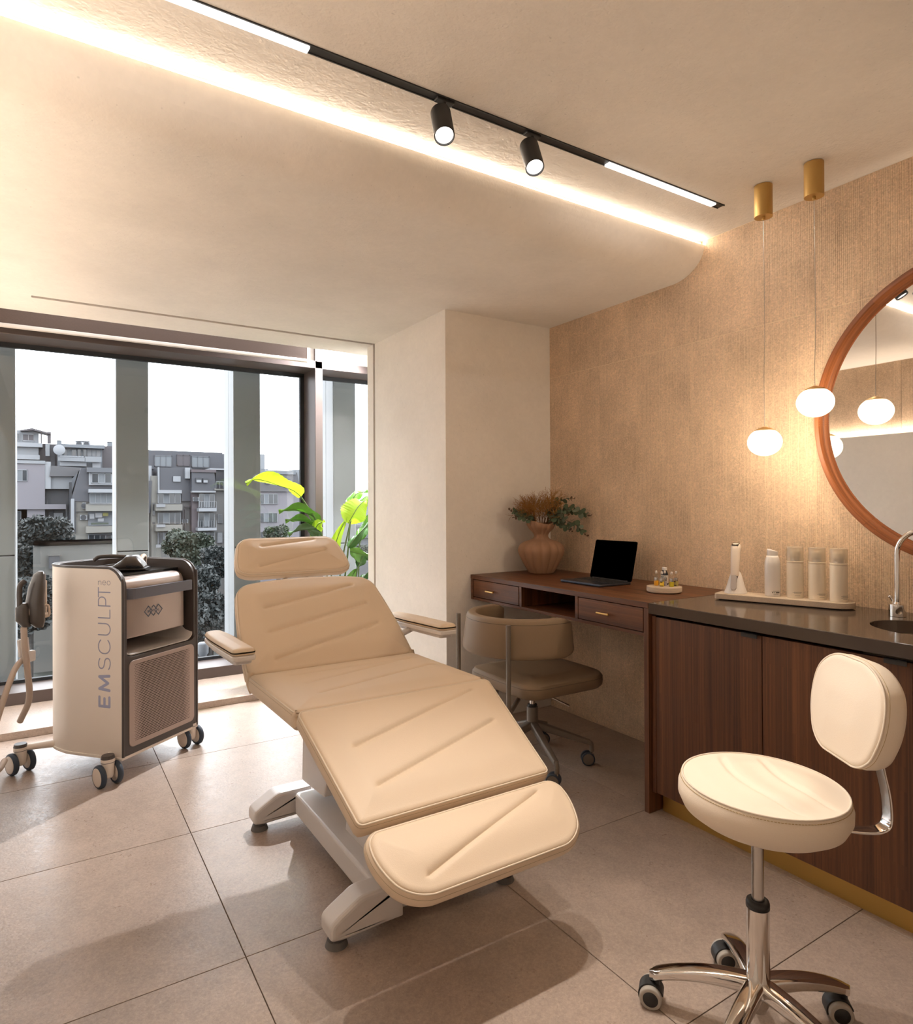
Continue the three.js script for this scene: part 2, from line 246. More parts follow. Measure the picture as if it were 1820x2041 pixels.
{
  const zs = [ZF]; for (let k = 0; k < 7; k++) zs.push(-2.635 + 0.6 * k); zs.push(ZB);
  const w = struct('wall_right', b2(XR + 0.0012, XR + 0.16, -0.1, YC + 0.1, ZF - 0.02, ZB + 0.1, 0), mat.wallGrout);
  slabWall(w, (m, a, b, y) => { m.position.set(XR, y + 0.0008, Math.min(a, b) + 0.0008); m.rotation.y = -Math.PI / 2; }, zs, [0, 0.8, 2.0, YC], 100);
  const l = struct('wall_left', [b2(XL - 0.16, XL - 0.006, -0.1, YC + 0.2, -5.05, ZB + 0.1, 0)], mat.wallGrout), zl = [ZB]; for (let k = 1; k < 11; k++) zl.push(ZB - 0.6 * k); zl[10] = -4.72;
  slabWall(l, (m, a, b, y) => { m.position.set(XL, y + 0.0008, Math.max(a, b) - 0.0008); m.rotation.y = Math.PI / 2; }, zl, [1.72, YC], 300);
  part('wainscot', muv(b2(XL - 0.01, XL + 0.045, 0, 1.755, -4.6, ZB, 0.002), 'y'), mat.plasterSmooth, l);
  struct('wall_back', muv(b2(XL - 0.16, XR + 0.16, -0.1, YC + 0.1, ZB, ZB + 0.14, 0), 'x'), mat.plasterSmooth);
}
{ // window: dark frames, two panes, white pocket above
  const w = new THREE.Group(); w.name = 'window_1'; w.userData.kind = 'structure'; scene.add(w);
  part('window_frame', [b2(XL, XR + 0.5, 0.04, 0.113, ZG - 0.05, ZM, 0.003), b2(XL, XR + 0.5, 2.264, 2.322, ZG - 0.05, ZM, 0.003), b2(1.72, 1.779, 0.1, 2.63, ZG - 0.05, ZM, 0.003)], mat.frame, w);
  part('gasket', [b2(XL, 1.72, 0.11, 0.134, ZG - 0.02, ZG + 0.012, 0), b2(1.779, XR + 0.5, 0.11, 0.134, ZG - 0.02, ZG + 0.012, 0), b2(XL, 1.72, 2.235, 2.266, ZG - 0.02, ZG + 0.012, 0), b2(1.779, XR + 0.5, 2.235, 2.266, ZG - 0.02, ZG + 0.012, 0), b2(1.688, 1.722, 0.12, 2.25, ZG - 0.02, ZG + 0.012, 0), b2(1.777, 1.80, 0.12, 2.25, ZG - 0.02, ZG + 0.012, 0)], mat.gasket, w);
  const pane = (x0, x1) => { const g = new THREE.PlaneGeometry(x1 - x0, 2.13); g.translate((x0 + x1) / 2, 1.187, ZG); return part('pane', g, mat.glass, w); };
  pane(XL, 1.705); pane(1.785, XR + 0.4);
  struct('wall_window_side', b2(XR + 0.38, XR + 0.5, -0.1, 2.7, -5.05, -3.9, 0), mat.plasterSmooth);
  struct('wall_outer', [b2(-9, 11, -11, 0.05, -5.06, -4.98, 0), b2(-9, 11, 2.3, 10, -5.06, -5.0, 0), b2(-9, XL - 0.1, 0.05, 2.3, -5.06, -5.0, 0), b2(XR + 0.5, 11, 0.05, 2.3, -5.06, -5.0, 0)], mat.fin);
}
{
  const b = thing('roller_blind', 'brown woven roller blind rolled up at the top of the window', 'blind', [0.66, 2.28, -4.58]);
  part('fabric', muv(b2(-0.955, 0.955, 0.012, 0.32, -0.002, 0.002, 0), 'y'), mat.blind, b);
  part('bottom_bar', bx(1.915, 0.026, 0.018, 0, 0.003, 0, 0.008, 3), mat.blindBar, b);
}
[['fin', -0.39, -0.176], ['fin', 0.433, 0.636], ['fin', 1.254, 1.453], ['fin', 2.079, 2.277]].forEach(([n, x0, x1], i) => {
  const f = thing('facade_fin', ['tall grey facade fin at the left edge of the window view', 'tall grey facade fin outside the glass, behind the white treatment machine', 'tall grey facade fin outside the glass, left of the dark mullion', 'grey facade fin outside the narrow right pane, behind the plant'][i], 'facade fin', [(x0 + x1) / 2, -3, -5.58], 0);
  part('panel', bx(x1 - x0, 3.9, 0.33, 0, 1.95, 0.165, 0.004), mat.fin, f); part('panel', bx(x1 - x0, 2.96, 0.33, 0, 3.908 + 1.48, 0.165, 0.004), mat.fin, f);
  for (const s of [-1, 1]) part('side_trim', [bx(0.006, 9.8, 0.16, s * ((x1 - x0) / 2 + 0.002), 1.95, 0.245, 0.001), bx(0.006, 9.8, 0.155, s * ((x1 - x0) / 2 + 0.002), 1.95, 0.082, 0.001)], mat.finTrimSkylit, f);  // side strips whose paler colour paints in the light of the sky
});

// ---------------------------------------------------------------- lamps
{ // daylight-white LED line hidden in the blind pocket
  const l = thing('pocket_light', 'white LED line inside the blind pocket above the window', 'light strip', [1.15, 2.612, -4.35]);
  part('led_strip', bx(2.8, 0.006, 0.03, 0, 0.003, 0, 0), mat.ledTrack, l);
  const s = thing('pocket_spotlight', 'small white downlight in the ceiling pocket above the plant', 'spotlight', [1.95, 2.6, -4.565]);
  part('housing', lathe([[0.0, -0.001], [0.03, -0.002], [0.033, -0.012], [0.04, -0.012], [0.042, -0.008], [0.042, 0.018], [0, 0.018]], 32), mat.white, s); part('lens', cyl(0.03, 0.03, 0.002, 0, -0.004, 0, 24), mat.ledTrack, s);
  const q = new THREE.SpotLight(DAYC, PLANTSPOT, 0, 1.25, 0.5); q.name = 'plant_spot'; q.position.set(0, -0.016, 0); q.target.position.set(-0.9, -2.3, 0.75); q.castShadow = true; q.shadow.radius = 1.4; s.add(q, q.target);
  const a = area('pocket_area', [0, -0.004, 0], [0, -1, 0], 2.8, 0.03, DAYC, POCKET); a.rotation.set(-Math.PI / 2, 0, 0); l.add(a);
}
const LX = (XL + XR) / 2;
{ // LED line in the gap above the curled edge
  const l = thing('cove_light', 'long warm LED line along the curved edge of the dropped ceiling', 'light strip', [LX, 2.452, -1.968]);
  part('led_strip', bx(XR - XL - 0.01, 0.012, 0.004, 0, 0, 0, 0), mat.ledCove, l);
  l.add(area('cove_area', [0, 0.0, 0.006], [0, 0.0, 1], XR - XL - 0.02, 0.012, WARM, COVE));
}
{
  const r = thing('ceiling_track', 'long black magnetic track let into the ceiling', 'light track', [0, YC, -1.69]);
  part('rail', [b2(XL, 2.375, -0.004, 0.004, -0.0175, -0.0135, 0), b2(XL, 2.375, -0.004, 0.004, 0.0135, 0.0175, 0), b2(XL, 2.375, -0.002, 0.003, -0.014, 0.014, 0)], mat.black, r);
  for (const [x0, x1, lab] of [[XL, 0.602, 'white linear lamp at the upper left end of the ceiling track'], [1.718, 2.325, 'white linear lamp at the end of the ceiling track near the pendant lamps']]) {
    const t = thing('linear_lamp', lab, 'track lamp', [(x0 + x1) / 2, YC - 0.003, -1.69]);
    part('diffuser', bx(x1 - x0, 0.008, 0.026, 0, -0.003, 0, 0.002), mat.ledTrack, t);
    t.add(area('linear_area', [0, -0.009, 0], [0, -2, 0.0001], x1 - x0, 0.026, TRACKC, TRACK));
  }
  const dir = V3(-0.18, -0.85, 0.475).normalize();
  [[1.03, 'first black cylinder spotlight on the track, farther from the pendant lamps'], [1.372, 'second black cylinder spotlight on the track, nearer to the pendant lamps']].forEach(([x, lab]) => {
    const s = thing('track_spotlight', lab, 'spotlight', [x, YC, -1.69], 0, 'track spotlights');
    const q = new THREE.Quaternion().setFromUnitVectors(V3(0, -1, 0), dir), put = (g) => { g.applyQuaternion(q); return g.translate(-0.012, -0.05, 0); };
    part('adapter', bx(0.06, 0.008, 0.024, 0, -0.006, 0, 0.002), mat.black, s);
    part('bracket', [between([0, -0.006, 0], [0, -0.055, 0], 0.006), put(bx(0.012, 0.04, 0.004, 0.02, 0.0, 0.0))], mat.black, s);
    part('housing', put(lathe([[0.001, 0.012], [0.029, 0.012], [0.031, 0.009], [0.031, -0.111], [0.0298, -0.113], [0.028, -0.113], [0.027, -0.103], [0.026, -0.099], [0.001, -0.098]].map((p) => p).reverse(), 40)), mat.black, s);
    part('lens', put(cyl(0.0265, 0.0265, 0.004, 0, -0.104, 0)), mat.ledTrack, s);
    const L = new THREE.SpotLight(SPOTC, SPOT, 0, 0.72, 0.55); L.name = 'spot_light'; L.position.copy(put(new THREE.BufferGeometry().setFromPoints([V3(0, -0.135, 0)])).attributes.position.array.length ? V3(0, -0.12, 0).applyQuaternion(q).add(V3(-0.012, -0.05, 0)) : V3());
    L.target.position.copy(L.position).addScaledVector(dir, 2); L.castShadow = true; L.shadow.radius = 1.1; s.add(L, L.target);
  });
}
for (const [z, y, lab] of [[-1.493, 1.47, 'lower white globe pendant lamp, hanging in front of the stone wall'], [-1.296, 1.598, 'higher white globe pendant lamp, hanging at the rim of the round mirror']]) {
  const p = thing('pendant_lamp', lab, 'pendant lamp', [2.36, y, z], 0, 'globe pendant lamps');
  part('canopy', [cyl(0.033, 0.033, 2.462 - 2.341, 0, (2.464 + 2.341) / 2 - y, 0, 40), cyl(0.006, 0.006, 0.012, 0, 2.337 - y, 0, 16)], mat.gold, p);
  part('cable', tube([[0, 2.335 - y, 0], [0.001, 1.9 - y, 0.002], [-0.001, 1.72 - y, -0.001], [0, 0.05, 0]], 0.0012, 30, 6), mat.steel, p);
  part('cap', lathe([[0.0, 0.058], [0.006, 0.058], [0.012, 0.056], [0.034, 0.046], [0.037, 0.043], [0.036, 0.041], [0.0, 0.04]].reverse(), 40), mat.brassBright, p);
  const pr = []; for (let k = 0; k <= 24; k++) { const a = -Math.PI / 2 + k / 24 * Math.PI * 0.86; pr.push([Math.max(0.0005, 0.0625 * Math.cos(a)), 0.054 * Math.sin(a) - 0.002]); }
  part('globe', lathe(pr, 48), mat.globe, p);
  const L = new THREE.PointLight(lin(1, 0.8, 0.56), PENDANT); L.name = 'pendant_light'; L.castShadow = true; L.shadow.radius = 2.2; p.add(L);
}
{ // light line on top of the left wainscot, seen only in the mirror
  const l = thing('wall_light', 'warm LED line on the ledge of the left wall, seen in the mirror', 'light strip', [XL + 0.022, 1.757, -1.7]);
  part('led_strip', bx(0.012, 0.004, 5.7, 0, 0, 0, 0), mat.ledCove, l);
  l.add(area('wall_area', [0, 0.004, 0], [-0.004, 1, 0], 0.012, 5.7, WARM, WALLWASH));
  l.children[1].rotation.set(Math.PI / 2, 0, 0);
}

// ---------------------------------------------------------------- treatment bed
function distTo(poly, x, y) { let m = 1e9; for (let i = 0; i < poly.length; i++) { const a = poly[i], b = poly[(i + 1) % poly.length], dx = b.x - a.x, dy = b.y - a.y, l2 = dx * dx + dy * dy || 1e-12; let t = ((x - a.x) * dx + (y - a.y) * dy) / l2; t = t < 0 ? 0 : t > 1 ? 1 : t; const ex = x - a.x - t * dx, ey = y - a.y - t * dy; m = Math.min(m, ex * ex + ey * ey); } return Math.sqrt(m); }
function resample(poly, n) { const L = [0]; for (let i = 0; i < poly.length; i++) L.push(L[i] + poly[i].distanceTo(poly[(i + 1) % poly.length])); const tot = L[poly.length], out = []; let j = 0; for (let k = 0; k < n; k++) { const s = k / n * tot; while (L[j + 1] < s) j++; const t = (s - L[j]) / (L[j + 1] - L[j] || 1); out.push(poly[j % poly.length].clone().lerp(poly[(j + 1) % poly.length], t)); } return out; }
function offset(poly, d) { return poly.map((p, i) => { const a = poly[(i + poly.length - 1) % poly.length], b = poly[(i + 1) % poly.length], t = b.clone().sub(a).normalize(); return V2(p.x + t.y * d, p.y - t.x * d); }); }
// upholstered pad: outline counter-clockwise in (x, y), thickness along z; grooves [x0, y0, x1, y1, width, depth]
function pad(poly, o) {
  const { t, puff = 0.01, grooves = [], bulge = 0.006, edge = 0.008, nu = 190, nv = 140, bottom = 0.012, ridge } = o, y0 = Math.min(...poly.map((p) => p.y)), y1 = Math.max(...poly.map((p) => p.y)), pos = [], uv = [], idx = [];
  const span = (y) => { let a = 1e9, b = -1e9; for (let i = 0; i < poly.length; i++) { const p = poly[i], q = poly[(i + 1) % poly.length]; if ((p.y - y) * (q.y - y) <= 0) { if (Math.abs(q.y - p.y) < 1e-9) { a = Math.min(a, p.x, q.x); b = Math.max(b, p.x, q.x); } else { const x = p.x + (q.x - p.x) * (y - p.y) / (q.y - p.y); a = Math.min(a, x); b = Math.max(b, x); } } } return [a, b]; };
  const ease = (s) => { s = Math.max(0, Math.min(1, s)); return s * s * (3 - 2 * s); };
  for (let j = 0; j <= nv; j++) {
    const w = j / nv, y = y0 + (y1 - y0) * (0.5 - 0.5 * Math.cos(Math.PI * w)) * 0.5 + (y1 - y0) * w * 0.5, [a, b] = span(Math.min(y1 - 1e-6, Math.max(y0 + 1e-6, y)));
    for (let i = 0; i <= nu; i++) {
      const x = a + (b - a) * i / nu, d = distTo(poly, x, y); let z = t - edge * (1 - Math.sqrt(1 - (1 - Math.min(1, d / 0.014)) ** 2)) + puff * ease(d / 0.09);
      for (const [gx0, gy0, gx1, gy1, gw = 0.011, gd = 0.006] of grooves) {
        const dx = gx1 - gx0, dy = gy1 - gy0, l = Math.hypot(dx, dy), s = ((x - gx0) * dx + (y - gy0) * dy) / l, c = ((x - gx0) * dy - (y - gy0) * dx) / l, e = s < 0 ? -s : s > l ? s - l : 0;
        z -= gd * Math.exp(-((e / 0.012) ** 2)) * (Math.exp(-((c / gw) ** 2)) * 0.6 + 0.75 * Math.exp(-Math.abs(c) / (gw * 0.32)));
      }
      if (ridge) z += ridge(x, y);
      pos.push(x, y, z); uv.push(x, y);
    }
  }
  for (let j = 0; j < nv; j++) for (let i = 0; i < nu; i++) { const a = j * (nu + 1) + i, b = a + 1, c = a + nu + 1, d = c + 1; idx.push(a, b, d, a, d, c); }
  const g = new THREE.BufferGeometry(); g.setAttribute('position', new THREE.Float32BufferAttribute(pos, 3)); g.setAttribute('uv', new THREE.Float32BufferAttribute(uv, 2)); g.setIndex(idx); g.computeVertexNormals();
  const R = resample(poly, 200), ring = (d, z) => offset(R, d).map((p) => V3(p.x, p.y, z));
  const side = loft([ring(-bottom * 1.6, 0), ring(-bottom * 0.4, 0.003), ring(bulge * 0.5, t * 0.22), ring(bulge, t * 0.5), ring(bulge * 0.8, t - edge - 0.006), ring(0.0005, t - edge + 0.0006)], true, false);
  const loop = (d, z) => new THREE.CatmullRomCurve3(offset(R, d).map((p) => V3(p.x, p.y, z)), true);
  const piping = new THREE.TubeGeometry(loop(0.0012, t - edge + 0.001), 260, 0.0026, 6, true);
  const seam = new THREE.TubeGeometry(loop(bulge * 0.82, t - edge - 0.0075), 260, 0.0007, 4, true);
  return { body: [g, side], piping, seam };
}
{
  const bed = thing('treatment_bed', 'cream upholstered reclining treatment bed on a white metal base', 'treatment bed', [0.978, 0, -2.1]);
  const place = (g, y, z, deg, t) => { const a = deg * Math.PI / 180, s = Math.sin(a), c = Math.cos(a), m = new THREE.Matrix4().makeBasis(V3(1, 0, 0), V3(0, s, -c), V3(0, c, s)); m.setPosition(0, y - c * t, z + 2.1 - s * t); return g.applyMatrix4(m); };
  const section = (name, poly, o, y, z, deg) => {
    const k = pad(poly, o), m = part(name, muv(place(merge(k.body), y, z, deg, o.t), 'x'), mat.cream, bed);
    part('piping', place(k.piping, y, z, deg, o.t), mat.creamPipe, m); part('stitching', place(k.seam, y, z, deg, o.t), mat.stitch, m); return m;
  };
  section('headrest', outline([[-0.252, -0.018, 0.06], [0.252, -0.018, 0.06], [0.262, 0.04, 0.05], [0.225, 0.19, 0.05], [-0.225, 0.19, 0.05], [-0.262, 0.04, 0.05]]), { t: 0.058, puff: 0.012, bulge: 0.012, grooves: [[-0.132, 0.133, 0.117, 0.172], [-0.162, 0.017, 0.152, 0.09]] }, 0.945, -2.925, 45.2);
  section('backrest', outline([[-0.345, -0.012, 0.012], [0.345, -0.012, 0.012], [0.338, 0.2, 0.2], [0.303, 0.438, 0.055], [0.13, 0.466, 0.2], [-0.13, 0.466, 0.2], [-0.303, 0.438, 0.055], [-0.338, 0.2, 0.2]]), { t: 0.066, puff: 0.016, bulge: 0.007, grooves: [[-0.213, 0.297, 0.186, 0.389, 0.013, 0.008], [-0.228, 0.169, 0.215, 0.273, 0.013, 0.008], [-0.231, 0.04, 0.234, 0.157, 0.013, 0.008]] }, 0.61, -2.455, 40.4);
  section('seat', outline([[-0.345, -0.004, 0.02], [0.345, -0.004, 0.02], [0.345, 0.524, 0.02], [-0.345, 0.524, 0.02]]), { t: 0.066, puff: 0.012, grooves: [[-0.23, 0.385, 0.253, 0.391, 0.011, 0.003], [-0.217, 0.255, 0.287, 0.4, 0.011, 0.004], [-0.219, 0.113, 0.293, 0.257, 0.011, 0.0045]] }, 0.612, -1.92, -0.9);
  section('leg_rest', outline([[-0.31, -0.002, 0.012], [0.31, -0.002, 0.012], [0.344, 0.416, 0.018], [-0.344, 0.416, 0.018]]), { t: 0.062, puff: 0.01, grooves: [[-0.227, 0.237, 0.243, 0.37, 0.012, 0.007], [-0.215, 0.092, 0.237, 0.219, 0.012, 0.007]] }, 0.427, -1.522, 27.2);
  section('footrest', outline([[-0.255, -0.036, 0.06], [0.255, -0.036, 0.06], [0.312, 0.06, 0.13], [0.305, 0.152, 0.035], [-0.305, 0.152, 0.035], [-0.312, 0.06, 0.13]]), { t: 0.06, puff: 0.01, bulge: 0.012, grooves: [[-0.197, 0.007, 0.209, 0.126, 0.011, 0.007]] }, 0.338, -1.355, 29.9);
  // creased leather folds at the two hinges
  for (const s of [-1, 1]) { part('fold', tube([[s * 0.338, 0.565, 0.19], [s * 0.342, 0.59, 0.178], [s * 0.335, 0.605, 0.185]], 0.012, 12, 8), mat.cream, bed); part('fold', tube([[s * 0.335, 0.54, -0.33], [s * 0.343, 0.575, -0.345], [s * 0.338, 0.612, -0.35]], 0.012, 12, 8), mat.cream, bed); }
  // base
  const b = part('base', [
    xf(extr(rshape([[-0.175, -0.345, 0.02], [0.175, -0.345, 0.02], [0.175, 0.405, 0.02], [-0.175, 0.405, 0.02]]), 0.08, 0.01, 3), [0, 0.131, 0], [Math.PI / 2, 0, 0]),
  ], mat.white, bed);
  for (const z of [-0.4, 0.375]) for (const s of [-1, 1]) {                // splayed cast legs with a sloping back
    const L = rshape([[0.1, 0.036, 0.004], [0.29, 0.03, 0.01], [0.324, 0.036, 0.01], [0.324, 0.078, 0.012], [0.306, 0.092, 0.016], [0.232, 0.134, 0.014], [0.1, 0.134, 0.004]], 6), g = extr(L, 0.085, 0.012, 3);
    g.translate(0, 0, -0.0425 + z); if (s < 0) { g.scale(-1, 1, 1); const ix = g.index; g.attributes.position.needsUpdate = true; for (let i = 0; i < g.attributes.position.count; i += 3) { for (const at of ['position', 'normal', 'uv']) { const A = g.attributes[at], w = A.itemSize; for (let c = 0; c < w; c++) { const k = A.array[(i + 1) * w + c]; A.array[(i + 1) * w + c] = A.array[(i + 2) * w + c]; A.array[(i + 2) * w + c] = k; } } } }
    const leg = part('leg', g, mat.white, b);
    part('foot', [cyl(0.032, 0.026, 0.018, s * 0.292, 0.009, z, 28), cyl(0.02, 0.02, 0.014, s * 0.292, 0.025, z, 20)], mat.rubber, leg);
  }
  const prism = (pts, x0, x1) => { const g = extr(rshape(pts.map((p) => [...p, 0.01]), 4), x1 - x0, 0.006, 2); g.rotateY(-Math.PI / 2); return g.translate(x1, 0, 0); };   // (z, y) outline
  part('column', [prism([[0.02, 0.12], [0.34, 0.12], [0.2, 0.40], [0.1, 0.40]], -0.12, -0.09), prism([[0.02, 0.12], [0.34, 0.12], [0.2, 0.40], [0.1, 0.40]], 0.09, 0.12), prism([[0.06, 0.12], [0.42, 0.12], [0.36, 0.36], [0.1, 0.42]], -0.085, 0.085)], mat.white, bed);
  part('housing', prism([[-0.36, 0.165], [-0.12, 0.185], [-0.05, 0.40], [-0.35, 0.33]], -0.14, 0.14), mat.white, bed);
  part('lift_frame', [b2(-0.2, 0.2, 0.47, 0.535, -0.3, 0.16, 0.01), b2(-0.26, -0.2, 0.49, 0.53, -0.32, 0.16, 0.008), b2(0.2, 0.26, 0.49, 0.53, -0.32, 0.16, 0.008), between([0, 0.36, 0.16], [0, 0.5, -0.02], 0.04)], mat.white, bed);
  for (const s of [-1, 1]) { part('back_frame', between([s * 0.18, 0.52, -0.33], [s * 0.18, 0.80, -0.68], 0.016), mat.white, bed); part('headrest_rod', between([s * 0.05, 0.72, -0.64], [s * 0.05, 0.97, -0.93], 0.011), mat.steel, bed); }
  for (const s of [-1, 1]) { part('leg_frame', between([s * 0.15, 0.5, 0.16], [s * 0.15, 0.365, 0.55], 0.014), mat.white, bed); part('footrest_bar', between([s * 0.13, 0.36, 0.48], [s * 0.13, 0.29, 0.68], 0.012), mat.white, bed); }
  for (const s of [-1, 1]) {
    const shp = (i) => outline([[-0.04 + i, -0.245 + i, 0.018], [0.04 - i, -0.245 + i, 0.018], [0.046 - i, 0.12, 0.1], [0.034 - i, 0.262 - i, 0.03], [-0.034 + i, 0.262 - i, 0.03], [-0.046 + i, 0.12, 0.1]]);
    const put = (g) => { g.rotateX(-Math.PI / 2); g.rotateX(-0.035); return g.translate(s * 0.408, 0.712, -0.395); };
    const a = part('armrest', put(merge(pad(shp(0.002), { t: 0.024, puff: 0.006, bulge: 0.002, edge: 0.011, nu: 24, nv: 60, bottom: 0.002 }).body)), mat.cream, bed);
    part('armrest_tray', [put(extr(new THREE.Shape(shp(0)), 0.018, 0.004, 2).translate(0, 0, -0.019)), put(extr(rrect(-0.03, 0.032, -0.22, 0.15, 0.015), 0.016, 0.004, 2).translate(0, 0, -0.034))], mat.white, a);
    part('armrest_bracket', [between([s * 0.39, 0.685, -0.44], [s * 0.3, 0.64, -0.47], 0.014), between([s * 0.3, 0.64, -0.47], [s * 0.17, 0.6, -0.43], 0.014)], mat.white, bed);
  }
}

// ---------------------------------------------------------------- treatment machine
{
  const D = thing('treatment_machine', 'white rolling body-sculpting machine with grey lettering and a perforated front panel', 'treatment machine', [0.288, 0, -3.25], Math.atan2(0.622, 0.783));
  const H0 = 0.108, H1 = 0.955, W = 0.47;
  // plan of the shell: straight sides that swell towards a round back
  const plan = (ins, n = 60) => { const out = []; for (let k = 0; k <= n; k++) { const t = k / n * Math.PI, cx = W / 2, c = Math.cos(t), s = Math.sin(t), hw = W / 2 - ins, dd = 0.515 - ins; out.push([cx - Math.sign(c) * Math.abs(c) ** 0.42 * (hw + 0.026 * Math.min(1, s * 2.2)), -dd * s ** 0.62]); } return out; };
  const top = (z) => { const R = 0.095, e = z + R; return e <= 0 ? H1 : H1 - R + Math.sqrt(Math.max(0, R * R - e * e)); };
  const wall = (i0, i1, cut = 0) => {                                    // thick U-shaped wall with rounded front corners
    const a = plan(i0), b = plan(i1), rows = 14, pos = [], idx = [], N = a.length;
    const dense = (p) => { const q = []; for (let i = 0; i < p.length - 1; i++) { const m = i === 0 || i === p.length - 2 ? 24 : 1; for (let k = 0; k < m; k++) { const t = k / m; q.push([p[i][0] + (p[i + 1][0] - p[i][0]) * t, p[i][1] + (p[i + 1][1] - p[i][1]) * t]); } } q.push(p[p.length - 1]); return q; };
    const A = dense(a), B = dense(b), n = A.length;
    for (const Q of [A, B]) for (let i = 0; i < n; i++) for (let r = 0; r <= rows; r++) { const h = top(A[i][1]) - cut; pos.push(Q[i][0], H0 + (h - H0) * r / rows, Q[i][1]); }
    const id = (w, i, r) => w * n * (rows + 1) + i * (rows + 1) + r;
    for (let w = 0; w < 2; w++) for (let i = 0; i < n - 1; i++) for (let r = 0; r < rows; r++) { const p = id(w, i, r), q = id(w, i + 1, r), s = id(w, i + 1, r + 1), t = id(w, i, r + 1); w ? idx.push(p, q, s, p, s, t) : idx.push(p, s, q, p, t, s); }
    for (let i = 0; i < n - 1; i++) { idx.push(id(0, i, rows), id(1, i + 1, rows), id(0, i + 1, rows), id(0, i, rows), id(1, i, rows), id(1, i + 1, rows)); idx.push(id(0, i, 0), id(0, i + 1, 0), id(1, i + 1, 0), id(0, i, 0), id(1, i + 1, 0), id(1, i, 0)); }
    for (const i of [0, n - 1]) for (let r = 0; r < rows; r++) { const p = id(0, i, r), q = id(1, i, r), s = id(1, i, r + 1), t = id(0, i, r + 1); i ? idx.push(p, s, q, p, t, s) : idx.push(p, q, s, p, s, t); }
    const g = new THREE.BufferGeometry(); g.setAttribute('position', new THREE.Float32BufferAttribute(pos, 3)); g.setIndex(idx); return { g: toCreasedNormals(g, 0.7), A, B };
  };
  const outer = wall(0, 0.007, 0.007); part('side_shell', outer.g, mat.shell, D);
  const inner = wall(0.006, 0.024); part('inner_wall', inner.g, mat.shellDark, D);
  const rimPts = outer.A.map(([x, z]) => V3(x + (W / 2 - x) * 0.012, top(z) - 0.001, z)); part('rim_trim', [new THREE.TubeGeometry(new THREE.CatmullRomCurve3([V3(rimPts[0].x, H0, 0), ...rimPts.filter((p, i) => i % 2 === 0), V3(rimPts[rimPts.length - 1].x, H0, 0)], false, 'catmullrom', 0.3), 240, 0.006, 8)], mat.shellDark, D);
  // front plate with the shelf opening above it
  const fp = rshape([[0.006, H0, 0.012], [W - 0.006, H0, 0.012], [W - 0.006, 0.62, 0], [W - 0.014, 0.62, 0], [W - 0.014, 0.548, 0.045], [0.014, 0.548, 0.045], [0.014, 0.62, 0], [0.006, 0.62, 0]], 8);
  part('front_frame', xf(extr(fp, 0.02, 0.002, 2), [0, 0, -0.018]), mat.shellDark, D);
  part('shelf', xf(extr(rshape([[0.016, 0.64, 0], [0.02, 0.551, 0.045], [W - 0.02, 0.551, 0.045], [W - 0.016, 0.64, 0], [W - 0.02, 0.64, 0], [W - 0.024, 0.556, 0.042], [0.024, 0.556, 0.042], [0.02, 0.64, 0]], 8), 0.36, 0), [0, 0, -0.37]), mat.plasticWhite, D);
  const tHoles = canvasTex(1024, 1024, (c, w) => { c.fillStyle = '#b7a39a'; c.fillRect(0, 0, w, w); c.fillStyle = '#2e2019'; const n = 44; for (let j = 0; j < n; j++) for (let i = 0; i < n; i++) { const e = Math.min(i, n - 1 - i) / 5, r = 4.6 + 3.4 * Math.min(1, e); c.beginPath(); c.ellipse(w * (0.075 + 0.85 * (i + 0.5 * (j % 2)) / n), w * (0.055 + 0.9 * j / n), r, r, 0, 0, 7); c.fill(); } });
  const pp = xf(extr(rrect(0.033, W - 0.028, 0.14, 0.53, 0.026), 0.008, 0.002, 2), [0, 0, -0.0015]), pu = clean(pp); for (let i = 0; i < pu.attributes.uv.count; i++) pu.attributes.uv.setXY(i, (pu.attributes.position.getX(i) - 0.033) / (W - 0.061), (pu.attributes.position.getY(i) - 0.14) / 0.39);
  part('perforated_panel', pu, P({ map: tHoles, roughness: 0.45, metalness: 0.15 }), D);
  // drawer with a rolled top edge
  const dsec = new THREE.Shape(outline([[-0.3, 0.625, 0.003], [-0.028, 0.625, 0.006], [-0.03, 0.902, 0.05], [-0.3, 0.9025, 0.003]], 12));
  const dg = xf(extr(dsec, 0.374, 0.006, 3, 16), [0, 0, 0], [0, -Math.PI / 2, 0]); dg.translate(0.411, 0, 0);
  const drawer = part('drawer', toCreasedNormals(dg, 0.6), mat.drawerMetal, D);
  part('handle', xf(extr(new THREE.Shape([[0.026, -0.03], [0.048, -0.004], [0.06, 0.0], [0.42, 0.0], [0.42, -0.03], [0.413, -0.03], [0.413, -0.007], [0.064, -0.007], [0.054, -0.011], [0.036, -0.03]].map((p) => V2(p[0] + 0.016, p[1]))), 0.05, 0.002, 2), [0, 0.855, 0], [Math.PI / 2, 0, 0]), mat.bar, drawer);
  const tLogo = canvasTex(512, 256, (c, w, h) => {
    c.clearRect(0, 0, w, h); c.strokeStyle = c.fillStyle = '#5d6b7c'; c.lineWidth = 17; c.lineJoin = 'miter';
    const dia = (x, s) => { c.beginPath(); c.moveTo(x - s, 128); c.lineTo(x, 128 - s * 1.02); c.lineTo(x + s, 128); c.lineTo(x, 128 + s * 1.02); c.closePath(); };
    for (const x of [128, 256, 384]) { dia(x, 98); c.stroke(); }
    c.globalCompositeOperation = 'destination-out'; for (const [x, y] of [[192, 64], [320, 192]]) { c.save(); c.translate(x, y); c.rotate(Math.PI / 4); c.fillRect(-26, -8, 52, 16); c.restore(); } c.globalCompositeOperation = 'source-over';
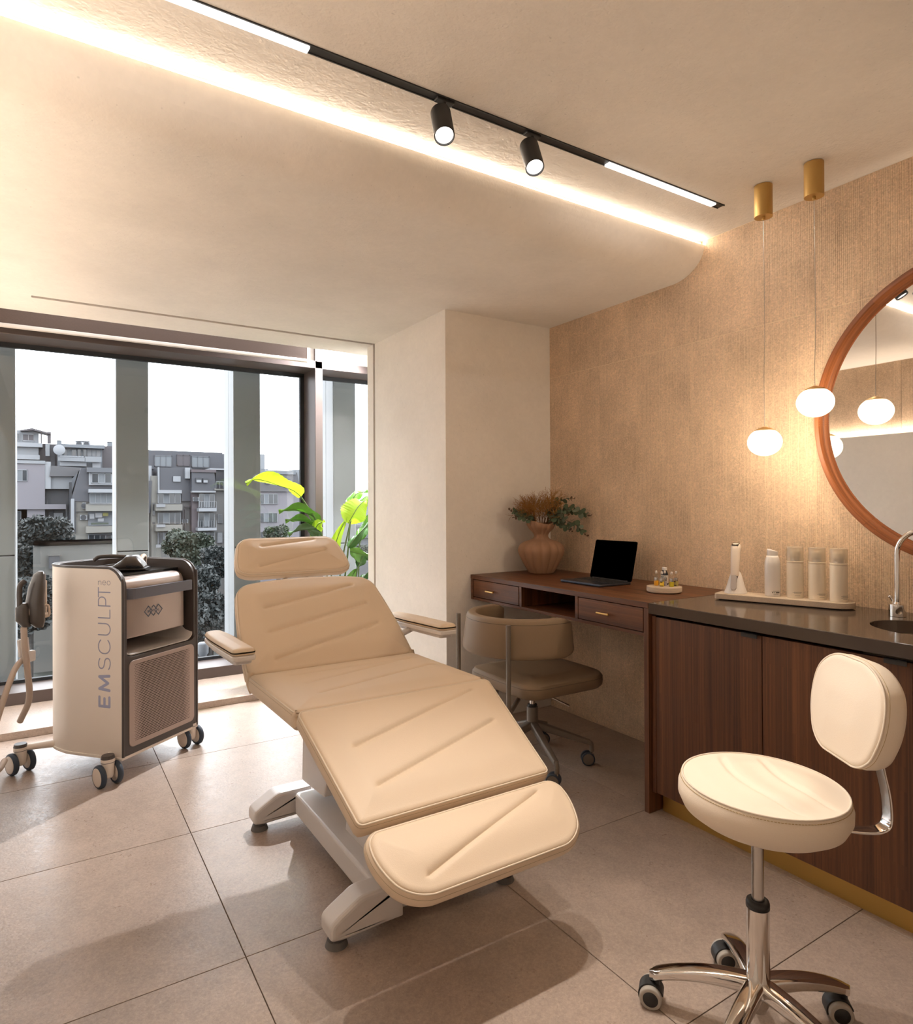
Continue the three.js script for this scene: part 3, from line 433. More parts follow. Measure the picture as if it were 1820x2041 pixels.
    c.font = 'bold 64px sans-serif'; c.textAlign = 'center'; c.textBaseline = 'middle'; 'BTL'.split('').forEach((k, i) => { c.save(); c.translate([122, 256, 390][i], 132); c.rotate(-0.1); c.fillText(k, 0, 0); c.restore(); });
  });
  const print = (t) => P({ map: t, transparent: true, roughness: 0.45 });
  part('logo', xf(new THREE.PlaneGeometry(0.125, 0.0625), [0.209, 0.733, -0.0275]), print(tLogo), drawer, 'grey logo of three linked diamonds with letters');
  // lettering along the left shell, read upwards
  const tText = canvasTex(2048, 280, (c, w, h) => {
    c.clearRect(0, 0, w, h); c.strokeStyle = '#a7a9c4'; c.lineJoin = 'round';
    const T = 14, B = 266, hh = B - T, lw = (k) => { c.lineWidth = k; c.lineCap = 'round'; }; let X = 0;
    const path = (f) => { c.beginPath(); f(); c.stroke(); };
    lw(46); path(() => { c.moveTo(212, T + 24); c.lineTo(60, T + 24); c.lineTo(60, B - 24); c.lineTo(212, B - 24); }); path(() => { c.moveTo(60, 140); c.lineTo(190, 140); });
    path(() => { c.moveTo(330, B - 24); c.lineTo(350, T + 24); c.lineTo(450, B - 50); c.lineTo(550, T + 24); c.lineTo(570, B - 24); });
    lw(19); c.strokeStyle = '#9c9bb0';
    path(() => { c.moveTo(850, 48); c.bezierCurveTo(790, 8, 690, 16, 690, 78); c.bezierCurveTo(690, 170, 862, 110, 862, 204); c.bezierCurveTo(862, 276, 740, 276, 682, 228); });
    path(() => { c.moveTo(1162, 66); c.bezierCurveTo(1090, -8, 940, 6, 940, 140); c.bezierCurveTo(940, 274, 1090, 288, 1162, 214); });
    path(() => { c.moveTo(1250, 20); c.lineTo(1250, 160); c.bezierCurveTo(1250, 296, 1440, 296, 1440, 160); c.lineTo(1440, 20); });
    path(() => { c.moveTo(1535, 20); c.lineTo(1535, 258); c.lineTo(1670, 258); });
    path(() => { c.moveTo(1735, 262); c.lineTo(1735, 22); c.lineTo(1810, 22); c.bezierCurveTo(1906, 22, 1906, 172, 1810, 172); c.lineTo(1735, 172); });
    path(() => { c.moveTo(1845 + 40, 22); c.lineTo(2036, 22); }); path(() => { c.moveTo(1962, 22); c.lineTo(1962, 262); });
  });
  const tNeo = canvasTex(512, 220, (c, w, h) => { c.clearRect(0, 0, w, h); c.strokeStyle = '#8d8790'; c.lineWidth = 17; const path = (f) => { c.beginPath(); f(); c.stroke(); }; path(() => { c.moveTo(30, 206); c.lineTo(30, 60); }); path(() => { c.moveTo(30, 120); c.bezierCurveTo(40, 50, 140, 40, 140, 120); c.lineTo(140, 206); }); path(() => { c.moveTo(200, 128); c.lineTo(316, 128); c.bezierCurveTo(316, 20, 198, 30, 198, 130); c.bezierCurveTo(198, 220, 280, 220, 312, 180); }); path(() => { c.ellipse(436, 128, 62, 74, 0, 0, 7); }); });
  // the shell's left wall as (depth, outward x): patch that follows it
  const leftX = (z) => { const p = outer.A; for (let i = 1; i < p.length; i++) if (p[i][1] <= z) { const t = (z - p[i - 1][1]) / (p[i][1] - p[i - 1][1]); return p[i - 1][0] + (p[i][0] - p[i - 1][0]) * t; } return 0; };
  const patch = (z0, z1, y0, y1, up) => { const g = new THREE.PlaneGeometry(1, 1, 10, 1), p = g.attributes.position, uv = g.attributes.uv; for (let i = 0; i < p.count; i++) { const a = p.getX(i) + 0.5, b = p.getY(i) + 0.5, z = z0 + (z1 - z0) * a; p.setXYZ(i, leftX(z) - 0.0006, y0 + (y1 - y0) * b, z); if (up) uv.setXY(i, b, 1 - a); } g.computeVertexNormals(); return g; };
  part('lettering', [patch(-0.139, -0.063, 0.313, 0.866, true)], print(tText), D, 'grey lettering running up the side');
  part('lettering', [patch(-0.137, -0.065, 0.874, 0.901, false)], print(tNeo), D, 'small grey lettering above');
  part('top_tray', xf(extr(new THREE.Shape(plan(0.026).map((p) => V2(p[0], Math.min(-0.1, p[1])))), 0.012), [0, 0.915, 0], [Math.PI / 2, 0, 0]), mat.blackGloss, D);
  part('bottom_plate', xf(extr(new THREE.Shape(plan(-0.004).map((p) => V2(p[0], p[1]))), 0.014, 0.003), [0, 0.108, 0], [Math.PI / 2, 0, 0]), mat.shell, D);
  [[-0.048, -0.034, -0.29], [-0.072, -0.535, -0.2], [W - 0.02, -0.024, -0.25], [W + 0.06, -0.5, 0.4]].forEach(([x, z, yaw]) => {
    const k = part('caster', [cyl(0.024, 0.027, 0.06, x, 0.078, z, 24), cyl(0.029, 0.029, 0.014, x, 0.114, z, 24), between([x, 0.114, z], [x + (W / 2 - x) * 0.5, 0.112, z + (-0.25 - z) * 0.5], 0.013, 0.02), xf(bx(0.034, 0.04, 0.06, 0, 0, -0.008, 0.012), [x, 0.055, z], [0, yaw, 0])], mat.shell, D);
    part('cap', [cyl(0.029, 0.025, 0.014, x, 0.128, z, 24), cyl(0.0285, 0.0285, 0.003, x, 0.106, z, 24)], mat.shellDark, k);
    for (const s of [-1, 1]) { const c = [x + s * 0.036 * Math.cos(yaw), 0.05, z - s * 0.036 * Math.sin(yaw)], put = (g) => { g.rotateZ(-Math.PI / 2 * s); g.rotateY(yaw); return g.translate(...c); }; part('wheel', put(lathe([[0.036, -0.011], [0.044, -0.0115], [0.049, -0.007], [0.05, 0], [0.049, 0.007], [0.044, 0.0115], [0.04, 0.0118]], 40)), mat.tyre, k); part('wheel_disc', put(lathe([[0.0, -0.009], [0.04, -0.01], [0.041, 0.0115], [0.035, 0.0135], [0.01, 0.012], [0.0, 0.012]], 40)), mat.whiteWarm, k); }
  });
  // holder for the left applicator, hose clip
  const hold = part('holder', [xf(bx(0.075, 0.02, 0.09, 0, 0, 0, 0.008), [-0.105, 0.74, -0.40], [0, 0.25, 0]), xf(bx(0.01, 0.17, 0.05, 0, 0, 0, 0.004), [-0.072, 0.81, -0.40], [0, 0.25, 0.0])], mat.shell, D);
  part('ring', tube([[-0.155, 0.785, -0.36], [-0.085, 0.785, -0.345], [-0.08, 0.738, -0.345], [-0.15, 0.738, -0.36]], 0.006, 40, 8, true, 0.2), mat.hose, hold);
  part('hose_clip', [xf(bx(0.06, 0.05, 0.03, 0, 0, 0, 0.008), [-0.115, 0.555, -0.43]), xf(bx(0.05, 0.08, 0.012, 0, 0, 0, 0.004), [-0.135, 0.6, -0.43], [0, 0, 0.1])], mat.plasticWhite, D);

  // applicators are things of their own
  const toW = (x, y, z) => D.localToWorld(V3(x, y, z)); D.updateMatrixWorld(true);
  const corrugated = (pts, r, n) => { const c = new THREE.CatmullRomCurve3(pts.map((p) => V3(...p))), len = c.getLength(), rings = Math.round(len / 0.0048), fr = c.computeFrenetFrames(rings * 2, false), R = []; for (let i = 0; i <= rings * 2; i++) { const p = c.getPointAt(i / (rings * 2)), rr = r * (i % 2 ? 0.82 : 1); R.push(Array.from({ length: 12 }, (_, k) => { const a = k / 12 * 2 * Math.PI; return p.clone().addScaledVector(fr.normals[i], Math.cos(a) * rr).addScaledVector(fr.binormals[i], Math.sin(a) * rr); })); } return loft(R); };
  const body = (name, label, pos, ry) => {
    const a = thing(name, label, 'applicator', pos, ry);
    const ring = (x, w, h, y) => Array.from({ length: 28 }, (_, k) => { const t = k / 28 * 2 * Math.PI, c = Math.cos(t), s = Math.sin(t); return V3(x, y + h * Math.sign(s) * Math.abs(s) ** 0.7, w * Math.sign(c) * Math.abs(c) ** 0.7); });
    part('body', loft([ring(-0.02, 0.03, 0.008, 0.014), ring(0.01, 0.045, 0.012, 0.014), ring(0.05, 0.055, 0.026, 0.028), ring(0.07, 0.055, 0.036, 0.038), ring(0.115, 0.056, 0.036, 0.038), ring(0.142, 0.055, 0.018, 0.022), ring(0.152, 0.05, 0.009, 0.012)]), mat.applicator, a);
    part('sole', loft([ring(-0.045, 0.04, 0.005, 0.008), ring(0.05, 0.06, 0.008, 0.008), ring(0.15, 0.062, 0.008, 0.008), ring(0.162, 0.055, 0.006, 0.008)]), mat.black, a);
    part('handle', [tube([[0.06, 0.066, 0], [0.0, 0.071, 0], [-0.055, 0.068, 0], [-0.078, 0.052, 0]], 0.0095, 30, 10), tube([[0.06, 0.05, 0], [0.045, 0.03, 0], [0.0, 0.024, 0.0], [-0.07, 0.016, 0], [-0.1, 0.018, 0]], 0.008, 30, 10)], mat.applicator, a);
    part('vent', [bx(0.05, 0.009, 0.002, 0.1, 0.022, 0.0565, 0.001), bx(0.03, 0.009, 0.002, 0.13, 0.02, 0.0555, 0.001)], mat.blackGloss, a);
    return a;
  };
  const p1 = toW(0.19, 0.9165, -0.265), A1 = body('applicator', 'dark brown applicator handpiece lying on top of the white machine', p1.toArray(), -0.31);
  A1.updateMatrixWorld(true); const al = (x, y, z) => A1.worldToLocal(toW(x, y, z)).toArray();
  part('hose', corrugated([al(0.26, 0.95, -0.17), al(0.31, 0.972, -0.2), al(0.37, 0.976, -0.25), al(0.415, 0.965, -0.285), al(0.425, 0.925, -0.295)], 0.0105), mat.hose, A1);
  const p2 = toW(-0.14, 0.70, -0.375), A2 = thing('applicator', 'dark brown applicator hanging in the holder on the left side of the machine', 'applicator', p2.toArray(), Math.atan2(0.622, 0.783) - 0.35);
  const oval = (y, x, w, d) => Array.from({ length: 24 }, (_, k) => { const t = k / 24 * 2 * Math.PI; return V3(x + w * Math.cos(t), y, d * Math.sin(t)); });
  part('body', loft([oval(-0.01, 0.03, 0.016, 0.02), oval(0.02, 0.018, 0.034, 0.045), oval(0.1, 0.014, 0.034, 0.055), oval(0.17, 0.022, 0.03, 0.055), oval(0.225, 0.032, 0.02, 0.045), oval(0.24, 0.038, 0.008, 0.02)]), mat.applicator, A2);
  part('handle', [loft([oval(0.0, -0.02, 0.016, 0.025), oval(0.03, -0.035, 0.026, 0.03), oval(0.085, -0.035, 0.026, 0.03), oval(0.105, -0.03, 0.012, 0.02)]), tube([[-0.045, 0.08, 0], [-0.046, 0.15, 0], [-0.042, 0.185, 0], [-0.024, 0.203, 0]], 0.011, 24, 10)], mat.applicator, A2);
  const wl = (x, y, z) => A2.worldToLocal(V3(x, y, z)).toArray(); A2.updateMatrixWorld(true);
  part('hose', corrugated([wl(...toW(-0.175, 0.70, -0.375).toArray()), wl(...toW(-0.165, 0.62, -0.385).toArray()), wl(...toW(-0.14, 0.5, -0.4).toArray()), wl(...toW(-0.11, 0.36, -0.43).toArray()), wl(...toW(-0.10, 0.25, -0.5).toArray())], 0.0135), mat.hose, A2);
  part('cable_hose', corrugated([[-0.12, 0.555, -0.43], [-0.18, 0.53, -0.41], [-0.25, 0.46, -0.37], [-0.32, 0.36, -0.33], [-0.36, 0.25, -0.32], [-0.33, 0.15, -0.36], [-0.25, 0.095, -0.43], [-0.15, 0.085, -0.53]], 0.0125), mat.hose, D);
}

// ---------------------------------------------------------------- desk, cabinet, worktop
{
  const d = thing('desk', 'walnut desk with two drawers and an open middle compartment', 'desk', [2.022, 0, -2.42]), X1 = XR - 2.022 - 0.004, w = (a) => muv(merge(a), 'z', 0.3), z = (v) => v + 2.42;
  part('desk_top', w([b2(0, X1, 0.815, 0.838, z(-3.055), z(-1.779), 0.0015)]), mat.walnutH, d);
  part('side_panel', muv(b2(0.002, X1, 0, 0.8145, z(-1.803), z(-1.779), 0.0015), 'y', 0.7), mat.walnutV, d);
  part('side_panel', muv(b2(0.002, X1, 0.70, 0.8145, z(-3.055), z(-3.035), 0.001), 'z', 0.2), mat.walnutH, d);
  part('bottom_panel', w([b2(0.004, X1, 0.70, 0.714, z(-3.034), z(-1.804), 0.001)]), mat.walnutH, d);
  for (const q of [-2.606, -2.196]) part('divider', w([b2(0.004, X1, 0.7145, 0.8145, z(q - 0.009), z(q + 0.009), 0.001)]), mat.walnutH, d);
  part('back_panel', w([b2(X1 - 0.012, X1 - 0.002, 0.7145, 0.8145, z(-3.03), z(-1.806), 0)]), mat.walnutH, d);
  for (const [a, b, h] of [[-3.03, -2.62, -2.856], [-2.182, -1.808, -2.018]]) { const k = part('drawer', w([b2(0.003, 0.022, 0.7175, 0.8115, z(a), z(b), 0.0015), b2(0.022, 0.42, 0.72, 0.79, z(a + 0.012), z(b - 0.012), 0)]), mat.walnutH, d); part('handle', [b2(-0.018, -0.009, 0.757, 0.766, z(h - 0.036), z(h + 0.036), 0.003), b2(-0.01, 0.004, 0.758, 0.765, z(h + 0.01), z(h + 0.02), 0.001)], mat.brassBright, k); }
}
{
  const c = thing('vanity_cabinet', 'walnut base cabinet with tall doors and a brass plinth', 'cabinet', [2.04, 0, -0.7]), z = (v) => v + 0.7;
  part('carcass', [b2(0.02, XR - 2.044, 0.085, 0.103, z(-1.757), z(0.5), 0), b2(0.02, XR - 2.044, 0.085, 0.785, z(-1.776), z(-1.757), 0), b2(XR - 2.06, XR - 2.046, 0.085, 0.785, z(-1.757), z(0.5), 0), b2(0.02, 0.034, 0.103, 0.15, z(-1.757), z(0.5), 0)], mat.walnutV, c);
  part('plinth', b2(0.052, 0.07, 0, 0.087, z(-1.768), z(0.5), 0), mat.brass, c);
  part('end_panel', muv(b2(0.0, 0.02, 0.085, 0.785, z(-1.776), z(-1.7575), 0.001), 'y', 0.4), mat.walnutV, c);
  for (let k = 0; k < 5; k++) { const a = -1.755 + 0.452 * k, b = a + 0.4485; const d = part('door', muv(b2(0, 0.019, 0.088, 0.783, z(a), z(b), 0.0012), 'y', k * 0.37 + 0.1), mat.oak, c); part('handle', [b2(-0.014, 0.004, 0.7835, 0.787, z(b - 0.068), z(b - 0.008), 0.0008), b2(-0.014, -0.0115, 0.773, 0.7865, z(b - 0.068), z(b - 0.008), 0.0008)], mat.black, d); }
  const t = thing('worktop', 'dark brown polished stone worktop with an oval basin cut-out', 'worktop', [2.018, 0.796, 0]), s = polyShape([[0, 1.7735], [XR - 2.02, 1.7735], [XR - 2.02, -0.5], [0, -0.5]].map((p) => p).reverse()), e = new THREE.Path(); e.absellipse(0.302, 0.85, 0.16, 0.235, 0, Math.PI * 2, false); s.holes.push(e);
  const g = extr(s, 0.042, 0.0025, 2, 64); g.rotateX(-Math.PI / 2); part('slab', g, mat.counter, t);
  const b = thing('basin', 'oval undermount ceramic basin set into the dark worktop', 'basin', [2.32, 0.79, -0.85]);
  const pr = [[0.0, -0.13], [0.4, -0.128], [0.75, -0.11], [0.95, -0.06], [1.03, 0.003], [1.12, 0.003], [1.12, -0.004], [1.05, -0.06], [0.8, -0.125], [0.4, -0.14], [0, -0.142]].reverse();
  part('bowl', lathe(pr, 64).scale(0.165, 1, 0.24), mat.ceramic, b); part('drain', lathe([[0, -0.1285], [0.02, -0.1285], [0.022, -0.1265], [0, -0.126]], 24), mat.chrome, b);
  const f = thing('faucet', 'chrome gooseneck faucet with a round base behind the basin', 'faucet', [2.49, 0.838, -1.088], -0.5);
  part('base', lathe([[0.0, 0], [0.0255, 0], [0.0265, 0.001], [0.0265, 0.041], [0.025, 0.0425], [0, 0.0435]], 48), mat.chrome, f);
  const n = []; n.push([0, 0.04, 0], [0, 0.12, 0], [0, 0.2, 0]); for (let k = 0; k <= 12; k++) { const a = Math.PI - k / 12 * Math.PI; n.push([0.08 + 0.08 * Math.cos(a), 0.216 + 0.082 * Math.sin(a), 0]); } n.push([0.16, 0.18, 0]);
  part('spout', [xf(tube(n, 0.0088, 90, 16), [0, 0, 0], [0, -1.12, 0]), cyl(0.012, 0.0095, 0.008, 0, 0.046, 0, 24)], mat.chrome, f);
  part('lever', [between([-0.004, 0.042, -0.012], [-0.012, 0.062, -0.016], 0.0035), xf(new THREE.SphereGeometry(0.006, 16, 12), [-0.013, 0.066, -0.017])], mat.chrome, f);
}
{ // round mirror with a backlit wooden frame
  const m = thing('round_mirror', 'large round wall mirror in a walnut frame with a glowing edge', 'mirror', [XR - 0.004, 1.546, -0.868], -Math.PI / 2), R = 0.536;
  part('mirror_glass', xf(new THREE.CircleGeometry(0.51, 96), [0, 0, 0.03]), mat.mirror, m);
  const prof = [[R - 0.05, 0.02], [R - 0.004, 0.02], [R, 0.024], [R, 0.062], [R - 0.003, 0.065], [R - 0.018, 0.066], [R - 0.022, 0.062], [R - 0.026, 0.05], [R - 0.032, 0.047], [R - 0.036, 0.031], [R - 0.05, 0.028], [R - 0.05, 0.02]];
  for (let k = 0; k < 6; k++) { const a0 = k * Math.PI / 3 + 0.32, g = new THREE.LatheGeometry(prof.map((p) => V2(...p)), 22, a0, Math.PI / 3 - 0.0012); g.rotateX(Math.PI / 2); const u = clean(toCreasedNormals(g, 0.5)); for (let i = 0; i < u.attributes.position.count; i++) { const px = u.attributes.position.getX(i), py = u.attributes.position.getY(i); u.attributes.uv.setXY(i, Math.hypot(px, py) + u.attributes.position.getZ(i) + k * 0.21, Math.atan2(py, px) * 0.5); } part('frame_segment', u, mat.frameWood, m); }
  part('back_plate', xf(cyl(0.45, 0.45, 0.024, 0, 0, 0, 64), [0, 0, 0.0125], [Math.PI / 2, 0, 0]), mat.black, m);
  part('led_ring', xf(new THREE.TorusGeometry(0.468, 0.005, 8, 96), [0, 0, 0.014]), mat.ledCove, m);
  for (let k = 0; k < 16; k++) { const a = k / 16 * 2 * Math.PI, l = new THREE.RectAreaLight(WARM, HALO, 0.18, 0.01); l.name = 'halo_area'; l.position.set(0.476 * Math.cos(a), 0.476 * Math.sin(a), 0.015); l.rotation.set(0, 0, a - Math.PI / 2); l.rotateX(Math.PI / 2); m.add(l); }
}

// ---------------------------------------------------------------- stool
{
  const s = thing('saddle_stool', 'round ivory stool with a small backrest on a chrome five-star base', 'stool', [1.393, 0, -0.905]);
  const rr = []; const prof = [[0.0, 0.502], [0.1, 0.502], [0.15, 0.507], [0.172, 0.522], [0.183, 0.545], [0.183, 0.566], [0.177, 0.583], [0.1745, 0.5865]];
  const tilt = (g) => { g.translate(0, -0.55, 0); g.rotateZ(-0.02); g.rotateX(0.03); return g.translate(0, 0.55, 0.012); };
  const circ = Array.from({ length: 120 }, (_, k) => V2(0.174 * Math.cos(k / 120 * 2 * Math.PI), 0.174 * Math.sin(k / 120 * 2 * Math.PI)));
  const sm = (a, b, v) => { v = Math.max(0, Math.min(1, (v - a) / (b - a))); return v * v * (3 - 2 * v); };
  const top = pad(circ, { t: 0.004, puff: 0.012, edge: 0.0, bulge: 0, bottom: 0.001, nu: 120, nv: 120, ridge: (x, y) => { const u = 0.85 * x - 0.5 * y, v = 0.5 * x + 0.85 * y; let h = 0; for (const o of [-0.055, 0.045]) { const c = u - o - 1.9 * (v - 0.03) ** 2; h -= 0.0055 * Math.exp(-((c / 0.009) ** 2)) + 0.003 * (1 - sm(-0.04, 0.0, c)) * sm(-0.08, -0.04, c); } return h * sm(0.174, 0.13, Math.hypot(x, y)); } });
  const seat = part('seat', muv(tilt(merge([lathe(prof, 96), xf(top.body[0], [0, 0.583, 0], [-Math.PI / 2, 0, 0])])), 'x'), mat.ivory, s);
  const ringAt = (r, y, t) => tilt(xf(new THREE.TorusGeometry(r, t, 8, 140), [0, y, 0], [Math.PI / 2, 0, 0]));
  part('piping', ringAt(0.1748, 0.587, 0.0024), mat.ivory, seat);
  const st = []; for (let k = 0; k < 170; k++) { const a = k / 170 * 2 * Math.PI; st.push(xf(new THREE.BoxGeometry(0.0046, 0.0012, 0.0012), [0.1785 * Math.cos(a), 0.5805, 0.1785 * Math.sin(a)], [0, -a - Math.PI / 2, 0])); } part('stitching', tilt(merge(st)), M({ color: lin(0.5, 0.36, 0.17) }), seat);
  part('gas_lift', [cyl(0.0135, 0.0135, 0.24, 0, 0.405, 0, 32)], mat.steel, s);
  const col = part('column', lathe([[0.0, 0.06], [0.02, 0.06], [0.025, 0.08], [0.0255, 0.12], [0.0255, 0.298], [0.0245, 0.304], [0.0, 0.304]], 48), mat.chrome, s);
  part('collar', lathe([[0.0137, 0.3], [0.0258, 0.296], [0.0258, 0.306], [0.024, 0.312], [0.015, 0.314], [0.0137, 0.31]], 40), mat.black, col);
  part('seat_plate', [bx(0.16, 0.006, 0.12, 0, 0.5, 0, 0.002), cyl(0.02, 0.026, 0.02, 0, 0.487, 0, 24)], mat.black, s);
  for (let k = 0; k < 5; k++) {
    const a = (21 + 72 * k) * Math.PI / 180, d = V3(Math.cos(a), 0, Math.sin(a)), n = V3(-Math.sin(a), 0, Math.cos(a)), R = [];
    for (let i = 0; i <= 16; i++) { const t = i / 16, r = 0.012 + 0.232 * t, y = 0.122 - 0.05 * t ** 2.2, w = (0.023 - 0.004 * t) * (t > 0.93 ? Math.sqrt(Math.max(0.05, 1 - ((t - 0.93) / 0.072) ** 2)) : 1), h = 0.03 - 0.012 * t; R.push(Array.from({ length: 20 }, (_, j) => { const q = j / 20 * 2 * Math.PI, c = Math.cos(q), e = Math.sin(q); return d.clone().multiplyScalar(r).addScaledVector(n, w * Math.sign(c) * Math.abs(c) ** 0.7).add(V3(0, y + (e > 0 ? 0.4 : 1) * h * Math.sign(e) * Math.abs(e) ** 0.75, 0)); })); }
    const arm = part('base_arm', loft(R), mat.chrome, s), c = d.clone().multiplyScalar(0.228), yaw = [2.35, 2.6, 2.2, 2.5, 2.2][k], ax = V3(Math.cos(yaw), 0, Math.sin(yaw)), fw = V3(-ax.z, 0, ax.x); c.addScaledVector(fw, 0.012);
    const put = (g) => { g.rotateZ(Math.PI / 2); g.rotateY(-yaw); return g.translate(c.x, 0.0265, c.z); };
    const cs = part('caster', [put(new THREE.CylinderGeometry(0.03, 0.03, 0.034, 32, 1, false, -0.35, Math.PI * 1.05)), between([d.x * 0.228, 0.03, d.z * 0.228], [d.x * 0.228, 0.075, d.z * 0.228], 0.009)], mat.black, arm);
    for (const e of [-1, 1]) { const o = (g) => { g.rotateZ(Math.PI / 2); g.rotateY(-yaw); return g.translate(c.x + ax.x * e * 0.021, 0.0265, c.z + ax.z * e * 0.021); }; part('wheel', o(lathe([[0.018, -0.009], [0.024, -0.009], [0.0265, -0.006], [0.0265, 0.006], [0.024, 0.009], [0.018, 0.009]], 32)), mat.wheelGrey, cs); part('wheel_disc', o(lathe([[0, -0.0092], [0.018, -0.0092], [0.018, 0.0092], [0, 0.0092]], 32)), mat.black, cs); }
  }
  // backrest on a flat chrome arm
  const c = V3(0.178, 0.752, 0.107), f = V3(-0.84, 0.16, -0.53).normalize(), up = V3(0, 1, 0).addScaledVector(f, -f.y).normalize(), sd = up.clone().cross(f).normalize();
  const bm = new THREE.Matrix4().makeBasis(sd, up, f).setPosition(c), ol = outline([[-0.1, -0.112, 0.05], [0.1, -0.112, 0.05], [0.152, 0.02, 0.08], [0.095, 0.118, 0.065], [-0.095, 0.118, 0.065], [-0.152, 0.02, 0.08]], 12);
  const bk = pad(ol, { t: 0.056, puff: 0.008, bulge: 0.004, edge: 0.006, bottom: 0.004, nu: 60, nv: 60 });
  const put = (g) => g.translate(0, 0, -0.05).applyMatrix4(bm), back = part('backrest', muv(put(merge(bk.body)), 'y'), mat.ivory, s); part('piping', put(bk.piping), mat.ivory, back); part('stitching', put(bk.seam), M({ color: lin(0.5, 0.36, 0.17) }), back);
  part('back_plate', put(extr(new THREE.Shape(offset(ol, -0.03)), 0.014, 0.005, 2).translate(0, 0, -0.012)), mat.plasticWhite, s); part('knob', put(xf(cyl(0.016, 0.018, 0.02), [0, -0.02, -0.02], [Math.PI / 2, 0, 0])), mat.black, s);
  const path = new THREE.CatmullRomCurve3([[0.03, 0.492], [0.15, 0.481], [0.25, 0.469], [0.29, 0.472], [0.306, 0.492], [0.303, 0.55], [0.288, 0.62], [0.276, 0.69], [0.272, 0.76]].map((q) => V3(q[0] * 0.857, q[1], q[0] * 0.515)), false, 'catmullrom', 0.5), rings = [];
  for (let i = 0; i <= 70; i++) { const p = path.getPointAt(i / 70), t = path.getTangentAt(i / 70), w = V3(-0.515, 0, 0.857), nn = t.clone().cross(w).normalize(), hw = 0.019, ht = 0.0032; rings.push(Array.from({ length: 12 }, (_, j) => { const q = j / 12 * 2 * Math.PI, a = Math.cos(q), b = Math.sin(q); return p.clone().addScaledVector(w, hw * Math.sign(a) * Math.abs(a) ** 0.5).addScaledVector(nn, ht * Math.sign(b) * Math.abs(b) ** 0.5); })); }
  part('back_arm', loft(rings), mat.chrome, s);
}

